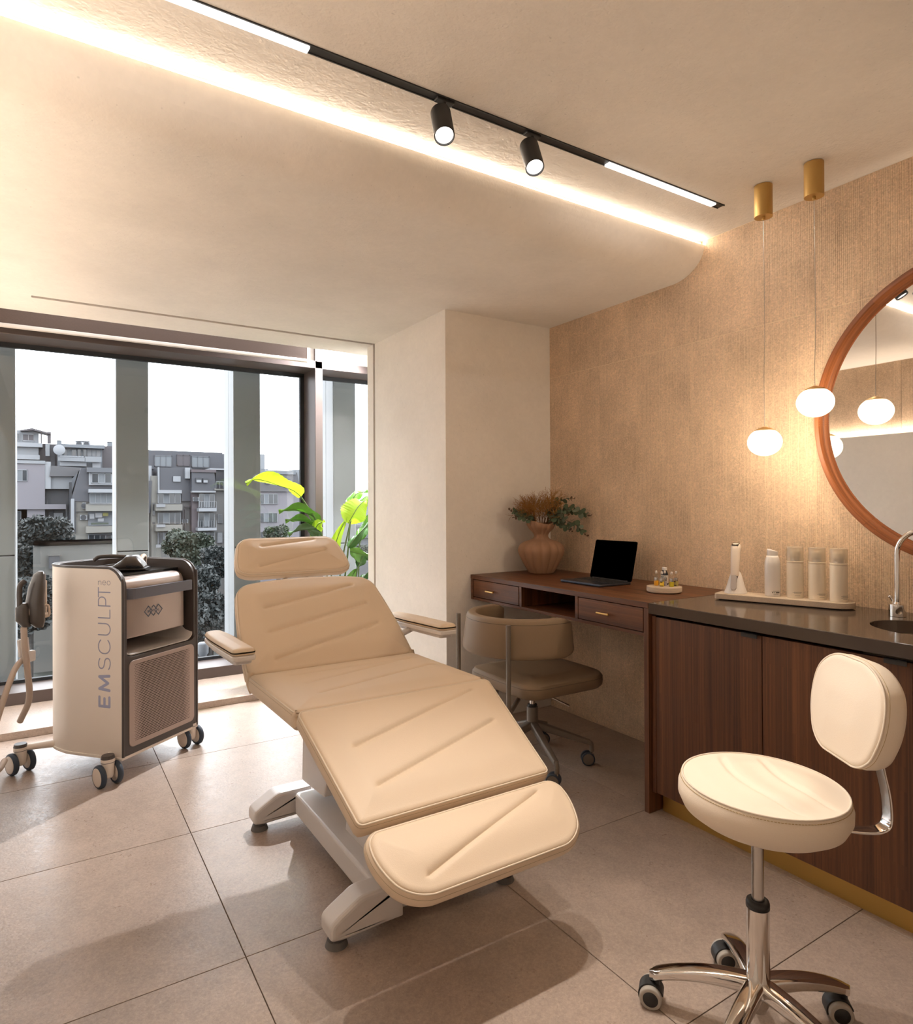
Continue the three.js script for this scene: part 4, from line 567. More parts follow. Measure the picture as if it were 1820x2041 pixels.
// ---------------------------------------------------------------- office chair
{
  const A = Math.atan2(-0.06, 1), s = thing('office_chair', 'taupe leather swivel chair with a curved low back at the desk', 'chair', [1.95, 0, -2.42], 0.02);
  const seat = pad(outline([[-0.235, -0.24, 0.07], [0.235, -0.25, 0.1], [0.265, 0, 0.5], [0.235, 0.25, 0.1], [-0.235, 0.24, 0.07], [-0.25, 0, 0.4]]), { t: 0.066, puff: 0.016, bulge: 0.006, edge: 0.008, bottom: 0.02, nu: 70, nv: 70 });
  const ps = (g) => { g.rotateX(-Math.PI / 2); return g.translate(0.045, 0.372, -0.02); };
  const seatM = part('seat', muv(ps(merge(seat.body)), 'x'), mat.taupe, s); part('piping', ps(seat.seam), mat.taupeDark, seatM);
  // wrap-around back: sweep of a rounded section along a U
  const U = []; for (let k = 0; k <= 40; k++) { const t = -Math.PI * 0.53 + k / 40 * Math.PI * 1.06, e = 1 - 0.06 * Math.abs(Math.sin(t)) ** 8; U.push(V3(0.025 - 0.325 * Math.cos(t), 0, -0.045 + 0.30 * Math.sin(t) * e)); }
  const uc = new THREE.CatmullRomCurve3(U), rings = [], seamT = [], y0 = 0.548, y1 = 0.722;
  for (let i = 0; i <= 80; i++) {
    const p = uc.getPointAt(i / 80), t = uc.getTangentAt(i / 80), n = V3(t.z, 0, -t.x), e = Math.min(i, 80 - i) / 6, sh = e < 1 ? 1 - (1 - e) ** 2 * 0.28 : 1, mid = (y0 + y1) / 2, hh = (y1 - y0) / 2 * sh, th = 0.026 * (e < 1 ? 0.35 + 0.65 * Math.sqrt(1 - (1 - e) ** 2) : 1);
    if (n.dot(p.clone().sub(V3(0.05, 0, -0.045))) < 0) n.negate();
    rings.push(Array.from({ length: 28 }, (_, j) => { const q = j / 28 * 2 * Math.PI, a = Math.cos(q), b = Math.sin(q), y = mid + hh * Math.sign(b) * Math.abs(b) ** 0.35; return p.clone().addScaledVector(n, th * Math.sign(a) * Math.abs(a) ** 0.45 - 0.026 - 0.012 * (y - mid) / 0.09).setY(y); }));
    seamT.push(p.clone().addScaledVector(n, -0.0015 - 0.009).setY(y1 - 0.022 * 1));
  }
  const bk = part('backrest', muv(loft(rings), 'x'), mat.taupe, s);
  part('piping', [tube(seamT.slice(2, -2), 0.0012, 120, 5)], mat.taupeDark, bk);
  for (const a of [-1, 1]) { const x = -0.262, zz = -0.045 + a * 0.195, o = V3(-0.3, 0, a * 0.2).normalize(), px = x + 0.003, pz = zz; part('back_post', [tube([[px, 0.7, pz], [px, 0.6, pz], [px, 0.5, pz], [px, 0.36, pz], [px + 0.006, 0.335, pz - a * 0.006], [px + 0.03, 0.32, pz - a * 0.025], [px + 0.15, 0.33, pz - a * 0.12]], 0.0105, 60, 12, false, 0.3), cyl(0.0108, 0.0108, 0.012, px, 0.7, pz, 16)], mat.taupeMetal, s); }
  part('mechanism', [bx(0.2, 0.025, 0.16, 0.0, 0.36, 0, 0.006), lathe([[0, 0.325], [0.022, 0.325], [0.03, 0.335], [0.03, 0.35], [0, 0.35]], 24)], mat.taupeMetal, s);
  part('gas_lift', cyl(0.013, 0.013, 0.12, 0, 0.3, 0, 24), mat.chrome, s);
  part('column', [lathe([[0, 0.17], [0.03, 0.17], [0.034, 0.195], [0.0265, 0.205], [0.0265, 0.272], [0.025, 0.274], [0, 0.274]], 36)], mat.taupeMetal, s); part('collar', cyl(0.0225, 0.0225, 0.012, 0, 0.278, 0, 24), mat.black, s);
  part('lever', between([0.02, 0.345, 0.02], [0.15, 0.272, 0.09], 0.0045, 0.0065), mat.chrome, s);
  for (let k = 0; k < 5; k++) {
    const a = (108 - 72 * k) * Math.PI / 180, d = V3(Math.cos(a), 0, Math.sin(a)), n = V3(-d.z, 0, d.x), R = [], L = 0.272;
    for (let i = 0; i <= 16; i++) { const t = i / 16, w = 0.021 - 0.009 * t, h = 0.021 - 0.008 * t, y = 0.19 - 0.085 * t; R.push(Array.from({ length: 16 }, (_, j) => { const q = j / 16 * 2 * Math.PI, c = Math.cos(q), e = Math.sin(q); return d.clone().multiplyScalar(0.01 + (L - 0.01) * t).addScaledVector(n, w * Math.sign(c) * Math.abs(c) ** 0.6).add(V3(0, y + h * Math.sign(e) * Math.abs(e) ** 0.6, 0)); })); }
    const e = d.clone().multiplyScalar(L), arm = part('base_arm', [loft(R), tube([[e.x - d.x * 0.02, 0.11, e.z - d.z * 0.02], [e.x, 0.104, e.z], [e.x + d.x * 0.006, 0.088, e.z + d.z * 0.006], [e.x + d.x * 0.006, 0.064, e.z + d.z * 0.006]], 0.0105, 16, 12)], mat.taupeMetal, s);
    const yaw = [2.5, 2.2, 2.0, 2.4, 2.6][k], ax = V3(Math.cos(yaw), 0, Math.sin(yaw)), c = e.clone().addScaledVector(V3(-ax.z, 0, ax.x), 0.012);
    const cs = part('caster', [between([e.x + d.x * 0.006, 0.03, e.z + d.z * 0.006], [e.x + d.x * 0.006, 0.068, e.z + d.z * 0.006], 0.006), between([c.x - ax.x * 0.01, 0.026, c.z - ax.z * 0.01], [c.x + ax.x * 0.01, 0.026, c.z + ax.z * 0.01], 0.012)], mat.chrome, arm);
    for (const q of [-1, 1]) { const o = (g) => { g.rotateZ(-Math.PI / 2 * q); g.rotateY(-yaw); return g.translate(c.x + ax.x * q * 0.014, 0.0315, c.z + ax.z * q * 0.014); }; part('wheel', o(lathe([[0.022, -0.007], [0.03, -0.007], [0.0315, -0.003], [0.0315, 0.004], [0.0295, 0.008], [0.026, 0.0085]], 32)), mat.tyre, cs); part('wheel_disc', o(lathe([[0, -0.005], [0.026, -0.005], [0.0268, 0.007], [0.023, 0.009], [0, 0.0095]], 32)), mat.taupeMetal, cs); }
  }
}

// ---------------------------------------------------------------- on the desk
const YT = 0.838;
{
  const v = thing('vase', 'fluted terracotta gourd vase holding dried flowers on the desk', 'vase', [2.392, YT, -2.882]), N = 144, rings = [];
  const prof = [[0.062, 0], [0.07, 0.004], [0.09, 0.035], [0.112, 0.075], [0.128, 0.112], [0.131, 0.135], [0.121, 0.162], [0.092, 0.182], [0.058, 0.192], [0.043, 0.204], [0.041, 0.218], [0.05, 0.234], [0.068, 0.252], [0.08, 0.27], [0.084, 0.286], [0.082, 0.296]];
  const cv = new THREE.CatmullRomCurve3(prof.map((p) => V3(p[0], p[1], 0)));
  const ring = (r, y, k = 1) => Array.from({ length: N }, (_, j) => { const a = j / N * 2 * Math.PI, fl = Math.abs(Math.sin(a * 7)) ** 0.6, w = y > 0.245 ? (y - 0.245) / 0.05 : 0, rr = r * (0.89 + 0.11 * fl) * k; return V3(rr * Math.cos(a), y + w * 0.010 * Math.sin(a * 2 + 0.7) + w * 0.004 * Math.sin(a * 3), rr * Math.sin(a)); });
  for (let i = 0; i <= 70; i++) { const p = cv.getPointAt(i / 70); rings.push(ring(p.x, p.y)); }
  for (const [r, y] of [[0.078, 0.295], [0.074, 0.282], [0.06, 0.255], [0.038, 0.225], [0.036, 0.205]]) rings.push(ring(r, y));
  part('body', loft(rings), mat.clay, v);
  // dried branching bunch
  const r = rng(99), segA = [], segB = [], grow = (p, d, len, rad, dep) => {
    const q = p.clone().addScaledVector(d, len); (dep < 3 ? segB : segA).push([p, q, rad]);
    if (dep >= 6) return; const n = dep < 2 ? 3 : 2;
    for (let k = 0; k < n; k++) { const e = d.clone().add(V3(r() - 0.5, r() - 0.45, r() - 0.5).multiplyScalar(dep < 2 ? 0.75 : 1.5)).normalize(); grow(p.clone().lerp(q, 0.65 + 0.35 * r()), e, len * (0.62 + 0.25 * r()), rad * 0.8, dep + 1); }
  };
  for (let k = 0; k < 46; k++) { const a = r() * 6.28, t = 0.1 + 1.0 * r(), d = V3(Math.cos(a) * t, 1, Math.sin(a) * t).normalize(); grow(V3(0.035 * Math.cos(a), 0.27, 0.035 * Math.sin(a)), d, (0.05 + 0.024 * r()) * (1.1 - 0.22 * t), 0.0015, 1); }
  const sticks = (l, rr) => { const pos = [], idx = []; for (const [a, b, rad] of l) { const d = b.clone().sub(a).normalize(), u = V3(0.3, 0.2, 0.9).cross(d).normalize(), w = d.clone().cross(u), o = pos.length / 3; for (const q of [a, b]) for (let k = 0; k < 3; k++) { const t = k / 3 * 6.2832; pos.push(q.x + rr * rad * (Math.cos(t) * u.x + Math.sin(t) * w.x), q.y + rr * rad * (Math.cos(t) * u.y + Math.sin(t) * w.y), q.z + rr * rad * (Math.cos(t) * u.z + Math.sin(t) * w.z)); } for (let k = 0; k < 3; k++) { const m = (k + 1) % 3; idx.push(o + k, o + m, o + 3 + m, o + k, o + 3 + m, o + 3 + k); } } const g = new THREE.BufferGeometry(); g.setAttribute('position', new THREE.Float32BufferAttribute(pos, 3)); g.setIndex(idx); g.computeVertexNormals(); return g; };
  const b = thing('dried_flowers', 'bunch of dried orange-brown branching flowers in the terracotta vase', 'dried flowers', [2.392, YT, -2.882]);
  part('stem', sticks(segB, 1), mat.sprigDark, b); tag(part('twig', sticks(segA, 1.15), mat.sprig, b), null, null, null, 'stuff');
  // eucalyptus: stem plus a leaf at every node
  const disc = (s) => { const g = new THREE.CircleGeometry(s, 12); g.scale(0.86, 1, 1); g.translate(0, s, 0); const p = g.attributes.position; for (let i = 0; i < p.count; i++) p.setZ(i, 0.12 * s - 6 * p.getX(i) ** 2 - 3 * (p.getY(i) - s) ** 2); g.computeVertexNormals(); return g; };
  const leafG = [0.011, 0.0145, 0.018].map(disc);
  const branch = (label, pts, n, big, pale) => {
    const e = thing('eucalyptus_branch', label, 'branch', [2.392, YT, -2.882], 0), c = new THREE.CatmullRomCurve3(pts.map((p) => V3(...p))); part('stem', new THREE.TubeGeometry(c, 30, 0.0013, 5), mat.eucaBrown, e);
    for (let i = 0; i < n; i++) { const t = 0.3 + 0.7 * i / (n - 1), p = c.getPointAt(Math.min(1, t)), d = c.getTangentAt(Math.min(1, t)), k = i > n - 4 ? 0 : big > 1 && i % 3 ? 2 : 1, s = i > n - 3 ? 0.7 : 1; for (const q of i === n - 1 ? [0] : [0, 1]) { const m = part('leaf', leafG[k], i > n - 3 ? mat.eucaBrown : pale && (i + q) % 3 === 0 ? mat.eucaPale : mat.euca, e), a = (i % 2) * 1.57 + q * Math.PI + r() * 0.6, u = V3(0, 1, 0).cross(d).normalize(), w = d.clone().cross(u), o = u.multiplyScalar(Math.cos(a)).addScaledVector(w, Math.sin(a)).addScaledVector(d, 0.55).normalize(); m.position.copy(p); m.quaternion.setFromUnitVectors(V3(0, 1, 0), o); m.rotateY(r() * 3.1); m.scale.setScalar(s); } }
  };
  // right = toward (0.845, 0.534) in plan as the bunch fans out along the corner
  const R = (a, y, f = 0) => [0.845 * a - 0.534 * f, y, 0.534 * a + 0.845 * f];
  branch('eucalyptus branch sticking out highest to the right of the dried flowers', [R(0.02, 0.24), R(0.05, 0.36, 0.02), R(0.1, 0.415, 0.03), R(0.185, 0.425, 0.03)], 11, 1);
  branch('long eucalyptus branch reaching farthest toward the stone wall, above the laptop', [R(0.02, 0.24, 0.02), R(0.07, 0.33, 0.04), R(0.15, 0.365, 0.05), R(0.22, 0.345, 0.05), R(0.272, 0.325, 0.04)], 16, 2, true);
  branch('eucalyptus branch drooping lowest beside the vase neck toward the laptop', [R(0.02, 0.25, 0.03), R(0.08, 0.31, 0.07), R(0.16, 0.29, 0.07), R(0.21, 0.255, 0.07), R(0.245, 0.215, 0.07)], 14, 2, true);
  branch('short eucalyptus branch hanging just right of the vase rim', [R(0.03, 0.27, 0.03), R(0.08, 0.295, 0.06), R(0.12, 0.272, 0.07), R(0.16, 0.242, 0.08)], 9, 1);
  branch('eucalyptus branch reaching left toward the plaster wall', [R(-0.02, 0.24, 0.02), R(-0.07, 0.32, 0.04), R(-0.12, 0.345, 0.04), R(-0.182, 0.36, 0.04)], 12, 1);
  branch('eucalyptus branch lying low over the left rim of the vase', [R(-0.03, 0.25, 0.04), R(-0.07, 0.305, 0.05), R(-0.12, 0.325, 0.05), R(-0.16, 0.318, 0.05)], 9, 1);
  branch('pale eucalyptus sprig tucked in front of the dried flowers at the right rim', [R(0.02, 0.25, 0.06), R(0.05, 0.32, 0.09), R(0.09, 0.345, 0.1), R(0.135, 0.33, 0.1)], 10, 2, true);
}
{
  const l = thing('laptop', 'open dark grey laptop with a black screen on the desk', 'laptop', [2.303, YT, -2.366]);
  part('base', xf(extr(rrect(-0.1, 0.108, -0.143, 0.143, 0.01), 0.011, 0.003, 2), [0, 0.0125, 0], [Math.PI / 2, 0, 0]), mat.laptop, l);
  const keys = []; for (let i = 0; i < 14; i++) for (let j = 0; j < 6; j++) { if (j === 0 && i > 3 && i < 9) continue; keys.push(bx(0.0145, 0.0012, 0.0158, -0.005 + j * 0.0172, 0.0129, -0.1235 + i * 0.019, 0.0004, 1)); } keys.push(bx(0.0145, 0.0012, 0.093, -0.005, 0.0129, -0.0, 0.0004, 1));
  part('keyboard', keys, mat.black, l); part('trackpad', bx(0.066, 0.0006, 0.11, -0.057, 0.0127, 0, 0.0002), mat.laptop, l);
  const lid = (g) => { g.rotateZ(0.0); return g; };
  const m = new THREE.Matrix4().makeBasis(V3(0, 0, -1), V3(0.235, 0.972, 0), V3(-0.972, 0.235, 0)).setPosition(0.106, 0.012, 0);
  const L = part('lid', extr(rrect(-0.143, 0.143, 0, 0.2, 0.009), 0.0045, 0.0015, 2).translate(0, 0, -0.0045).applyMatrix4(m), mat.laptop, l);
  part('screen', extr(rrect(-0.1405, 0.1405, 0.008, 0.1975, 0.007), 0.0006, 0).applyMatrix4(m), mat.screen, L); part('hinge', xf(cyl(0.005, 0.005, 0.24), [0.107, 0.011, 0], [Math.PI / 2, 0, 0]), mat.black, l);
}
{
  const t = thing('stone_tray', 'round pale stone tray with small bottles on the desk', 'tray', [2.322, YT, -1.95]);
  part('tray', lathe([[0, 0.002], [0.068, 0.002], [0.074, 0.004], [0.0755, 0.007], [0.0755, 0.025], [0.074, 0.0265], [0, 0.0265]], 64), mat.travertine, t);
  part('foot', cyl(0.066, 0.066, 0.002, 0, 0.001, 0, 40), mat.black, t);
  const print = canvasTex(128, 64, (c) => { c.fillStyle = '#fff'; c.fillRect(0, 0, 128, 64); c.fillStyle = 'rgba(60,40,10,.8)'; c.fillRect(52, 14, 24, 14); for (let i = 0; i < 3; i++) c.fillRect(44, 36 + i * 8, 40, 2); });
  const vial = (x, z, col, lab) => {
    const v = thing('dropper_bottle', lab, 'dropper bottle', [x, YT + 0.0265, z], r2() * 6, 'dropper bottles on the stone tray');
    part('body', lathe([[0, 0], [0.0088, 0], [0.0098, 0.001], [0.0098, 0.0215], [0.009, 0.0225], [0, 0.0225]], 28), P({ map: print, color: col, roughness: 0.2 }), v);
    part('collar', lathe([[0.0085, 0.0222], [0.0092, 0.0225], [0.0092, 0.036], [0.0085, 0.0365], [0, 0.0365]], 28), mat.steel, v);
    part('pipette', lathe([[0.0045, 0.0365], [0.0045, 0.054], [0.004, 0.056]], 20), mat.clearGlass, v); part('bulb', lathe([[0.0, 0.055], [0.0048, 0.055], [0.0048, 0.063], [0.0038, 0.066], [0, 0.0665]], 20), mat.plasticWhite, v);
  };
  const r2 = rng(4);
  vial(2.316, -1.989, lin(0.75, 0.36, 0.03), 'orange dropper bottle at the left edge of the stone tray'); vial(2.306, -1.95, lin(0.78, 0.52, 0.06), 'bright yellow dropper bottle at the front of the stone tray');
  vial(2.344, -1.965, lin(0.36, 0.33, 0.36), 'grey-labelled dropper bottle in the middle of the stone tray'); vial(2.332, -1.918, lin(0.48, 0.40, 0.02), 'olive green dropper bottle at the front right of the stone tray'); vial(2.371, -1.925, lin(0.36, 0.29, 0.1), 'brownish dropper bottle at the back right of the stone tray');
  const b = thing('serum_bottle', 'taller dark navy bottle with a white cap at the back of the stone tray', 'bottle', [2.366, YT + 0.0265, -1.985]);
  part('body', lathe([[0, 0], [0.015, 0], [0.016, 0.001], [0.016, 0.05], [0.012, 0.058], [0.0105, 0.06], [0.0105, 0.066], [0, 0.066]], 36), mat.navy, b); part('cap', lathe([[0, 0.066], [0.0108, 0.066], [0.011, 0.067], [0.011, 0.078], [0.0098, 0.0795], [0, 0.08]], 32), mat.plasticWhite, b);
  part('paper_label', lathe([[0.0162, 0.008], [0.0162, 0.044]], 36), P({ map: canvasTex(256, 128, (c) => { c.fillStyle = '#c9c2bd'; c.fillRect(0, 0, 256, 128); c.fillStyle = '#222'; for (const x of [40, 170]) { c.fillRect(x, 20, 44, 14); for (let i = 0; i < 4; i++) c.fillRect(x, 52 + i * 14, 50, 3); } }), roughness: 0.5 }), b);
}

// ---------------------------------------------------------------- on the worktop
{
  const dx = 0.315, dz = 0.949, t = thing('stone_board', 'long rounded travertine board on the dark worktop holding white bottles', 'board', [2.445, YT, -1.474], Math.atan2(dx, dz));
  part('board', xf(extr(rshape([[-0.06, -0.245, 0.012], [0.06, -0.245, 0.012], [0.06, 0.245, 0.06], [-0.06, 0.245, 0.06]], 14), 0.022, 0.002, 2), [0, 0.026, 0], [Math.PI / 2, 0, 0]), muvMat(mat.travertine), t);
  part('foot', bx(0.09, 0.004, 0.44, 0, 0.002, -0.01, 0.001), mat.black, t);
  function muvMat(m) { return m; }
  const Y = YT + 0.026;
  const c = thing('charging_cradle', 'white cone-shaped charging cradle at the left end of the travertine board', 'cradle', [2.393, Y, -1.645], 0.4);
  const el = (y, rx, rz, x) => Array.from({ length: 40 }, (_, j) => { const a = j / 40 * 2 * Math.PI; return V3(x + rx * Math.cos(a), y, rz * Math.sin(a)); });
  part('cradle', loft([el(0, 0.047, 0.042, 0), el(0.004, 0.048, 0.043, 0), el(0.03, 0.038, 0.034, 0.002), el(0.06, 0.029, 0.026, 0.004), el(0.082, 0.02, 0.019, 0.006), el(0.088, 0.014, 0.013, 0.007)]), mat.plasticWhite, c);
  part('slot', [xf(extr(rrect(-0.011, 0.011, 0.0, 0.062, 0.01), 0.014, 0.002), [-0.0345, 0.013, 0], [-0.28, -Math.PI / 2, 0])], M({ color: lin(0.45, 0.4, 0.38) }), c);
  const a = thing('skin_analyser', 'white handheld skin device with a dark screen standing in its cradle', 'handheld device', [2.393, Y, -1.645], 0.4), lean = (g) => { g.rotateZ(-0.19); return g.translate(-0.019, 0.058, 0); };
  const e2 = (y, w, d, x) => Array.from({ length: 32 }, (_, j) => { const q = j / 32 * 2 * Math.PI, k = Math.cos(q), m = Math.sin(q); return V3(x + d * Math.sign(k) * Math.abs(k) ** 0.75, y, w * Math.sign(m) * Math.abs(m) ** 0.75); });
  part('body', lean(loft([e2(0.012, 0.013, 0.013, 0), e2(0.016, 0.0155, 0.0155, 0), e2(0.06, 0.0165, 0.018, 0), e2(0.11, 0.018, 0.02, 0.001), e2(0.128, 0.019, 0.021, 0.003), e2(0.14, 0.018, 0.02, 0.006), e2(0.147, 0.013, 0.015, 0.009)])), mat.whiteWarm, a);
  part('screen', lean(xf(bx(0.03, 0.003, 0.027, 0, 0, 0, 0.001), [-0.004, 0.1435, 0], [0, 0, 0.45])), mat.blackGloss, a); part('grip', lean(xf(bx(0.006, 0.12, 0.022, 0, 0, 0, 0.002), [0.0185, 0.078, 0])), mat.black, a);
  part('collar', lean(cyl(0.011, 0.013, 0.018, 0, 0.004, 0, 24)), mat.black, a); part('tip', lean(cyl(0.008, 0.008, 0.01, 0, -0.009, 0, 24)), mat.steel, a);
  const words = (n, sq) => canvasTex(512, 512, (k) => { k.clearRect(0, 0, 512, 512); k.fillStyle = 'rgba(70,62,58,.85)'; const r = rng(n); for (let i = 0; i < n; i++) { let x = 256 - 34 - (i % 2) * 14; const e = 256 + 34 + (i % 2) * 14; while (x < e) { const w = 3 + r() * 6; k.fillRect(x, 424 + i * 12, w, 4.5); x += w + 2; } } if (sq) { k.fillRect(214, 446, 10, 16); k.fillStyle = '#7f9a94'; k.fillRect(232, 446, 8, 16); k.fillStyle = 'rgba(70,62,58,.85)'; k.fillRect(252, 446, 46, 17); } for (let x = 228; x < 282; x += 7) k.fillRect(x, 482, 5, 6); });
  const label = (t2, r, y0, y1) => { const g = new THREE.CylinderGeometry(r, r, y1 - y0, 48, 1, true); return [g.translate(0, (y0 + y1) / 2, 0), P({ map: t2, transparent: true, roughness: 0.4 })]; };
  const sp = thing('spray_bottle', 'white tapered spray bottle with a slanted cap on the travertine board', 'bottle', [2.437, Y, -1.512], 2.6);
  part('body', lathe([[0, 0], [0.027, 0], [0.0285, 0.002], [0.0288, 0.12], [0.0275, 0.137], [0.0235, 0.152], [0.0205, 0.16], [0, 0.161]], 48), mat.plasticWhite, sp); part('print', ...label(words(2, true), 0.029, 0.002, 0.122), sp);
  const cap = loft(Array.from({ length: 12 }, (_, i) => { const q = i / 11; return Array.from({ length: 40 }, (_, j) => { const ang = j / 40 * 2 * Math.PI, x = Math.cos(ang), slant = 0.016 * (0.5 - 0.5 * x) * (q > 0.5 ? (q - 0.5) * 2 : 0), rr = 0.02 * (q > 0.85 ? 1 - (q - 0.85) * 0.9 : 1); return V3(rr * x, 0.1605 + q * 0.026 - slant * 0.75, rr * Math.sin(ang)); }); })); part('cap', cap, mat.plasticWhite, sp);
  [[2.466, -1.437, 'clear-capped white pump bottle next to the spray bottle', 3, 2.4], [2.488, -1.364, 'middle clear-capped white pump bottle on the travertine board', 3, 2.7], [2.499, -1.289, 'clear-capped white pump bottle nearest the faucet', 4, 2.9]].forEach(([x, z, lab, n, yaw]) => {
    const p = thing('pump_bottle', lab, 'pump bottle', [x, Y, z], yaw, 'pump bottles on the travertine board');
    part('body', lathe([[0, 0], [0.029, 0], [0.0298, 0.001], [0.0298, 0.133], [0.0285, 0.134], [0.0285, 0.137], [0.0298, 0.138], [0.0298, 0.141], [0.028, 0.1425], [0, 0.1425]], 48), mat.bottleCream, p);
    part('print', ...label(words(n), 0.03, 0.004, 0.124), p);
    part('collar', lathe([[0.0165, 0.1425], [0.0165, 0.159], [0, 0.16]], 40), mat.steel, p); part('pump_head', [lathe([[0.0, 0.158], [0.02, 0.158], [0.0208, 0.16], [0.0208, 0.179], [0.018, 0.1825], [0, 0.184]], 40), bx(0.03, 0.004, 0.024, -0.004, 0.183, 0, 0.0018)], mat.bottleCream, p);
    part('clear_cap', lathe([[0.0302, 0.143], [0.0302, 0.196], [0.0295, 0.1975], [0.0, 0.1975]], 48), mat.clearPlastic, p);
  });
}

// ---------------------------------------------------------------- plant by the window
{
  const p = thing('bird_of_paradise', 'tall leafy green plant behind the headrest by the window', 'plant', [1.74, 0.04, -4.42]);
  part('pot', lathe([[0, 0], [0.11, 0], [0.118, 0.005], [0.145, 0.3], [0.15, 0.305], [0.138, 0.31], [0.13, 0.28], [0, 0.275]], 48), mat.white, p); part('soil', cyl(0.13, 0.13, 0.01, 0, 0.272, 0, 32), M({ color: lin(0.03, 0.02, 0.014) }), p);
  const O = V3(1.74, 0.04, -4.42), leaf = (pts, w, mm, fold = 0.35, twist = 0, sway = 0.02) => {
    const c = new THREE.CatmullRomCurve3(pts.map((q) => V3(...q).sub(O))), n = 40, m = 12, pos = [], idx = [], r = rng(Math.round(w * 1e4) + pts.length);
    for (let i = 0; i <= n; i++) { const t = i / n, P0 = c.getPointAt(t), T = c.getTangentAt(t); let S = V3(Math.cos(twist), Math.sin(twist) * 0.3, Math.sin(twist)); S.addScaledVector(T, -S.dot(T)).normalize(); const N = T.clone().cross(S).normalize(); const hw = w * Math.sin(Math.PI * Math.min(1, t * 0.98 + 0.02) ** 0.72) ** 0.8; const jag = 1 + 0.05 * Math.sin(i * 2.1); for (let j = 0; j <= m; j++) { const u = j / m * 2 - 1; pos.push(...P0.clone().addScaledVector(S, hw * u * jag * Math.cos(fold * Math.abs(u))).addScaledVector(N, hw * Math.abs(u) * Math.sin(fold) + sway * Math.sin(t * 9 + u * 2) * Math.abs(u)).toArray()); } }
    for (let i = 0; i < n; i++) for (let j = 0; j < m; j++) { const a = i * (m + 1) + j, b = a + m + 1; idx.push(a, a + 1, b + 1, a, b + 1, b); }
    const g = new THREE.BufferGeometry(); g.setAttribute('position', new THREE.Float32BufferAttribute(pos, 3)); g.setIndex(idx); g.computeVertexNormals(); const l = part('leaf', g, mm, p);
    part('midrib', new THREE.TubeGeometry(c, 30, 0.0028, 6), mat.stem, l);
  };
  const stem = (pts, r = 0.006) => part('stem', new THREE.TubeGeometry(new THREE.CatmullRomCurve3(pts.map((q) => V3(...q).sub(O))), 30, r, 8), mat.stem, p);
  stem([[1.74, 0.3, -4.42], [1.72, 0.8, -4.42], [1.62, 1.12, -4.43], [1.515, 1.29, -4.44]]); leaf([[1.515, 1.292, -4.44], [1.45, 1.335, -4.42], [1.36, 1.365, -4.42], [1.25, 1.40, -4.42], [1.19, 1.405, -4.42], [1.13, 1.378, -4.42]], 0.085, mat.leafBacklit, 0.5, 1.2);
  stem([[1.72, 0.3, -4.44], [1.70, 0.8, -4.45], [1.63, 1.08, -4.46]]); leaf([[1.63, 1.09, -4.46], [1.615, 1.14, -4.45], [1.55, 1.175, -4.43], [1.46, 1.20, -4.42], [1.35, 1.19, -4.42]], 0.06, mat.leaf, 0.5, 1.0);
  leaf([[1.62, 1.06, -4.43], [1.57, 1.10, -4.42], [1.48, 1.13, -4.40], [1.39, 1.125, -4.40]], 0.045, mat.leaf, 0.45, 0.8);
  leaf([[1.62, 1.0, -4.38], [1.55, 1.055, -4.36], [1.47, 1.06, -4.34], [1.39, 1.035, -4.34]], 0.06, mat.leafDark, 0.4, 1.0); leaf([[1.62, 1.0, -4.42], [1.6, 1.05, -4.4], [1.62, 1.10, -4.38], [1.66, 1.12, -4.36]], 0.05, mat.leafBacklit, 0.3, 0.7);
  stem([[1.75, 0.3, -4.40], [1.79, 0.8, -4.38], [1.84, 1.06, -4.36], [1.855, 1.12, -4.36]]); leaf([[1.835, 1.1, -4.36], [1.865, 1.16, -4.34], [1.9, 1.215, -4.34], [1.945, 1.255, -4.35], [1.975, 1.265, -4.37]], 0.1, mat.leafBacklit, 0.25, 0.15, 0.012);
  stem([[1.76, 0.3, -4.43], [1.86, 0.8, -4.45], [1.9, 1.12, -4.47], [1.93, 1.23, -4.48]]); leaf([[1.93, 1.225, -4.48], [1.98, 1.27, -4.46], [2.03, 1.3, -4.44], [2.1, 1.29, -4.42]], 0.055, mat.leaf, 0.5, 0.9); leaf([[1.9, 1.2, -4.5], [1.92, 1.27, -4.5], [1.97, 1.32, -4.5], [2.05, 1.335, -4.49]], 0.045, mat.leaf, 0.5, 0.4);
  leaf([[1.76, 0.78, -4.40], [1.745, 0.92, -4.39], [1.77, 1.02, -4.38], [1.83, 1.14, -4.37]], 0.045, mat.leafBacklit, 0.5, 0.3);
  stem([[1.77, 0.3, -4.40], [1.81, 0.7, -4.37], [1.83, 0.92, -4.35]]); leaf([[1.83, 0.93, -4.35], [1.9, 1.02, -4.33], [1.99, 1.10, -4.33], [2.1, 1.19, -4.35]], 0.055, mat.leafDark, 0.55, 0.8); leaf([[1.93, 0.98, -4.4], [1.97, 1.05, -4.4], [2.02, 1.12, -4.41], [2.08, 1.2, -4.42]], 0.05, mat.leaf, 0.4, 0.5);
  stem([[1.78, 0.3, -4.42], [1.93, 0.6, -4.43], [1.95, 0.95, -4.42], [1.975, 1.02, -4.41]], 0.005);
  stem([[1.78, 0.3, -4.38], [1.86, 0.6, -4.34], [1.885, 0.8, -4.30]], 0.005); leaf([[1.84, 0.9, -4.34], [1.885, 0.885, -4.30], [1.95, 0.87, -4.28], [2.02, 0.82, -4.28]], 0.05, mat.leaf, 0.45, 0.6); leaf([[1.885, 0.79, -4.3], [1.9, 0.83, -4.29], [1.93, 0.87, -4.29], [1.975, 0.885, -4.3]], 0.04, mat.leafDark, 0.4, 0.3);
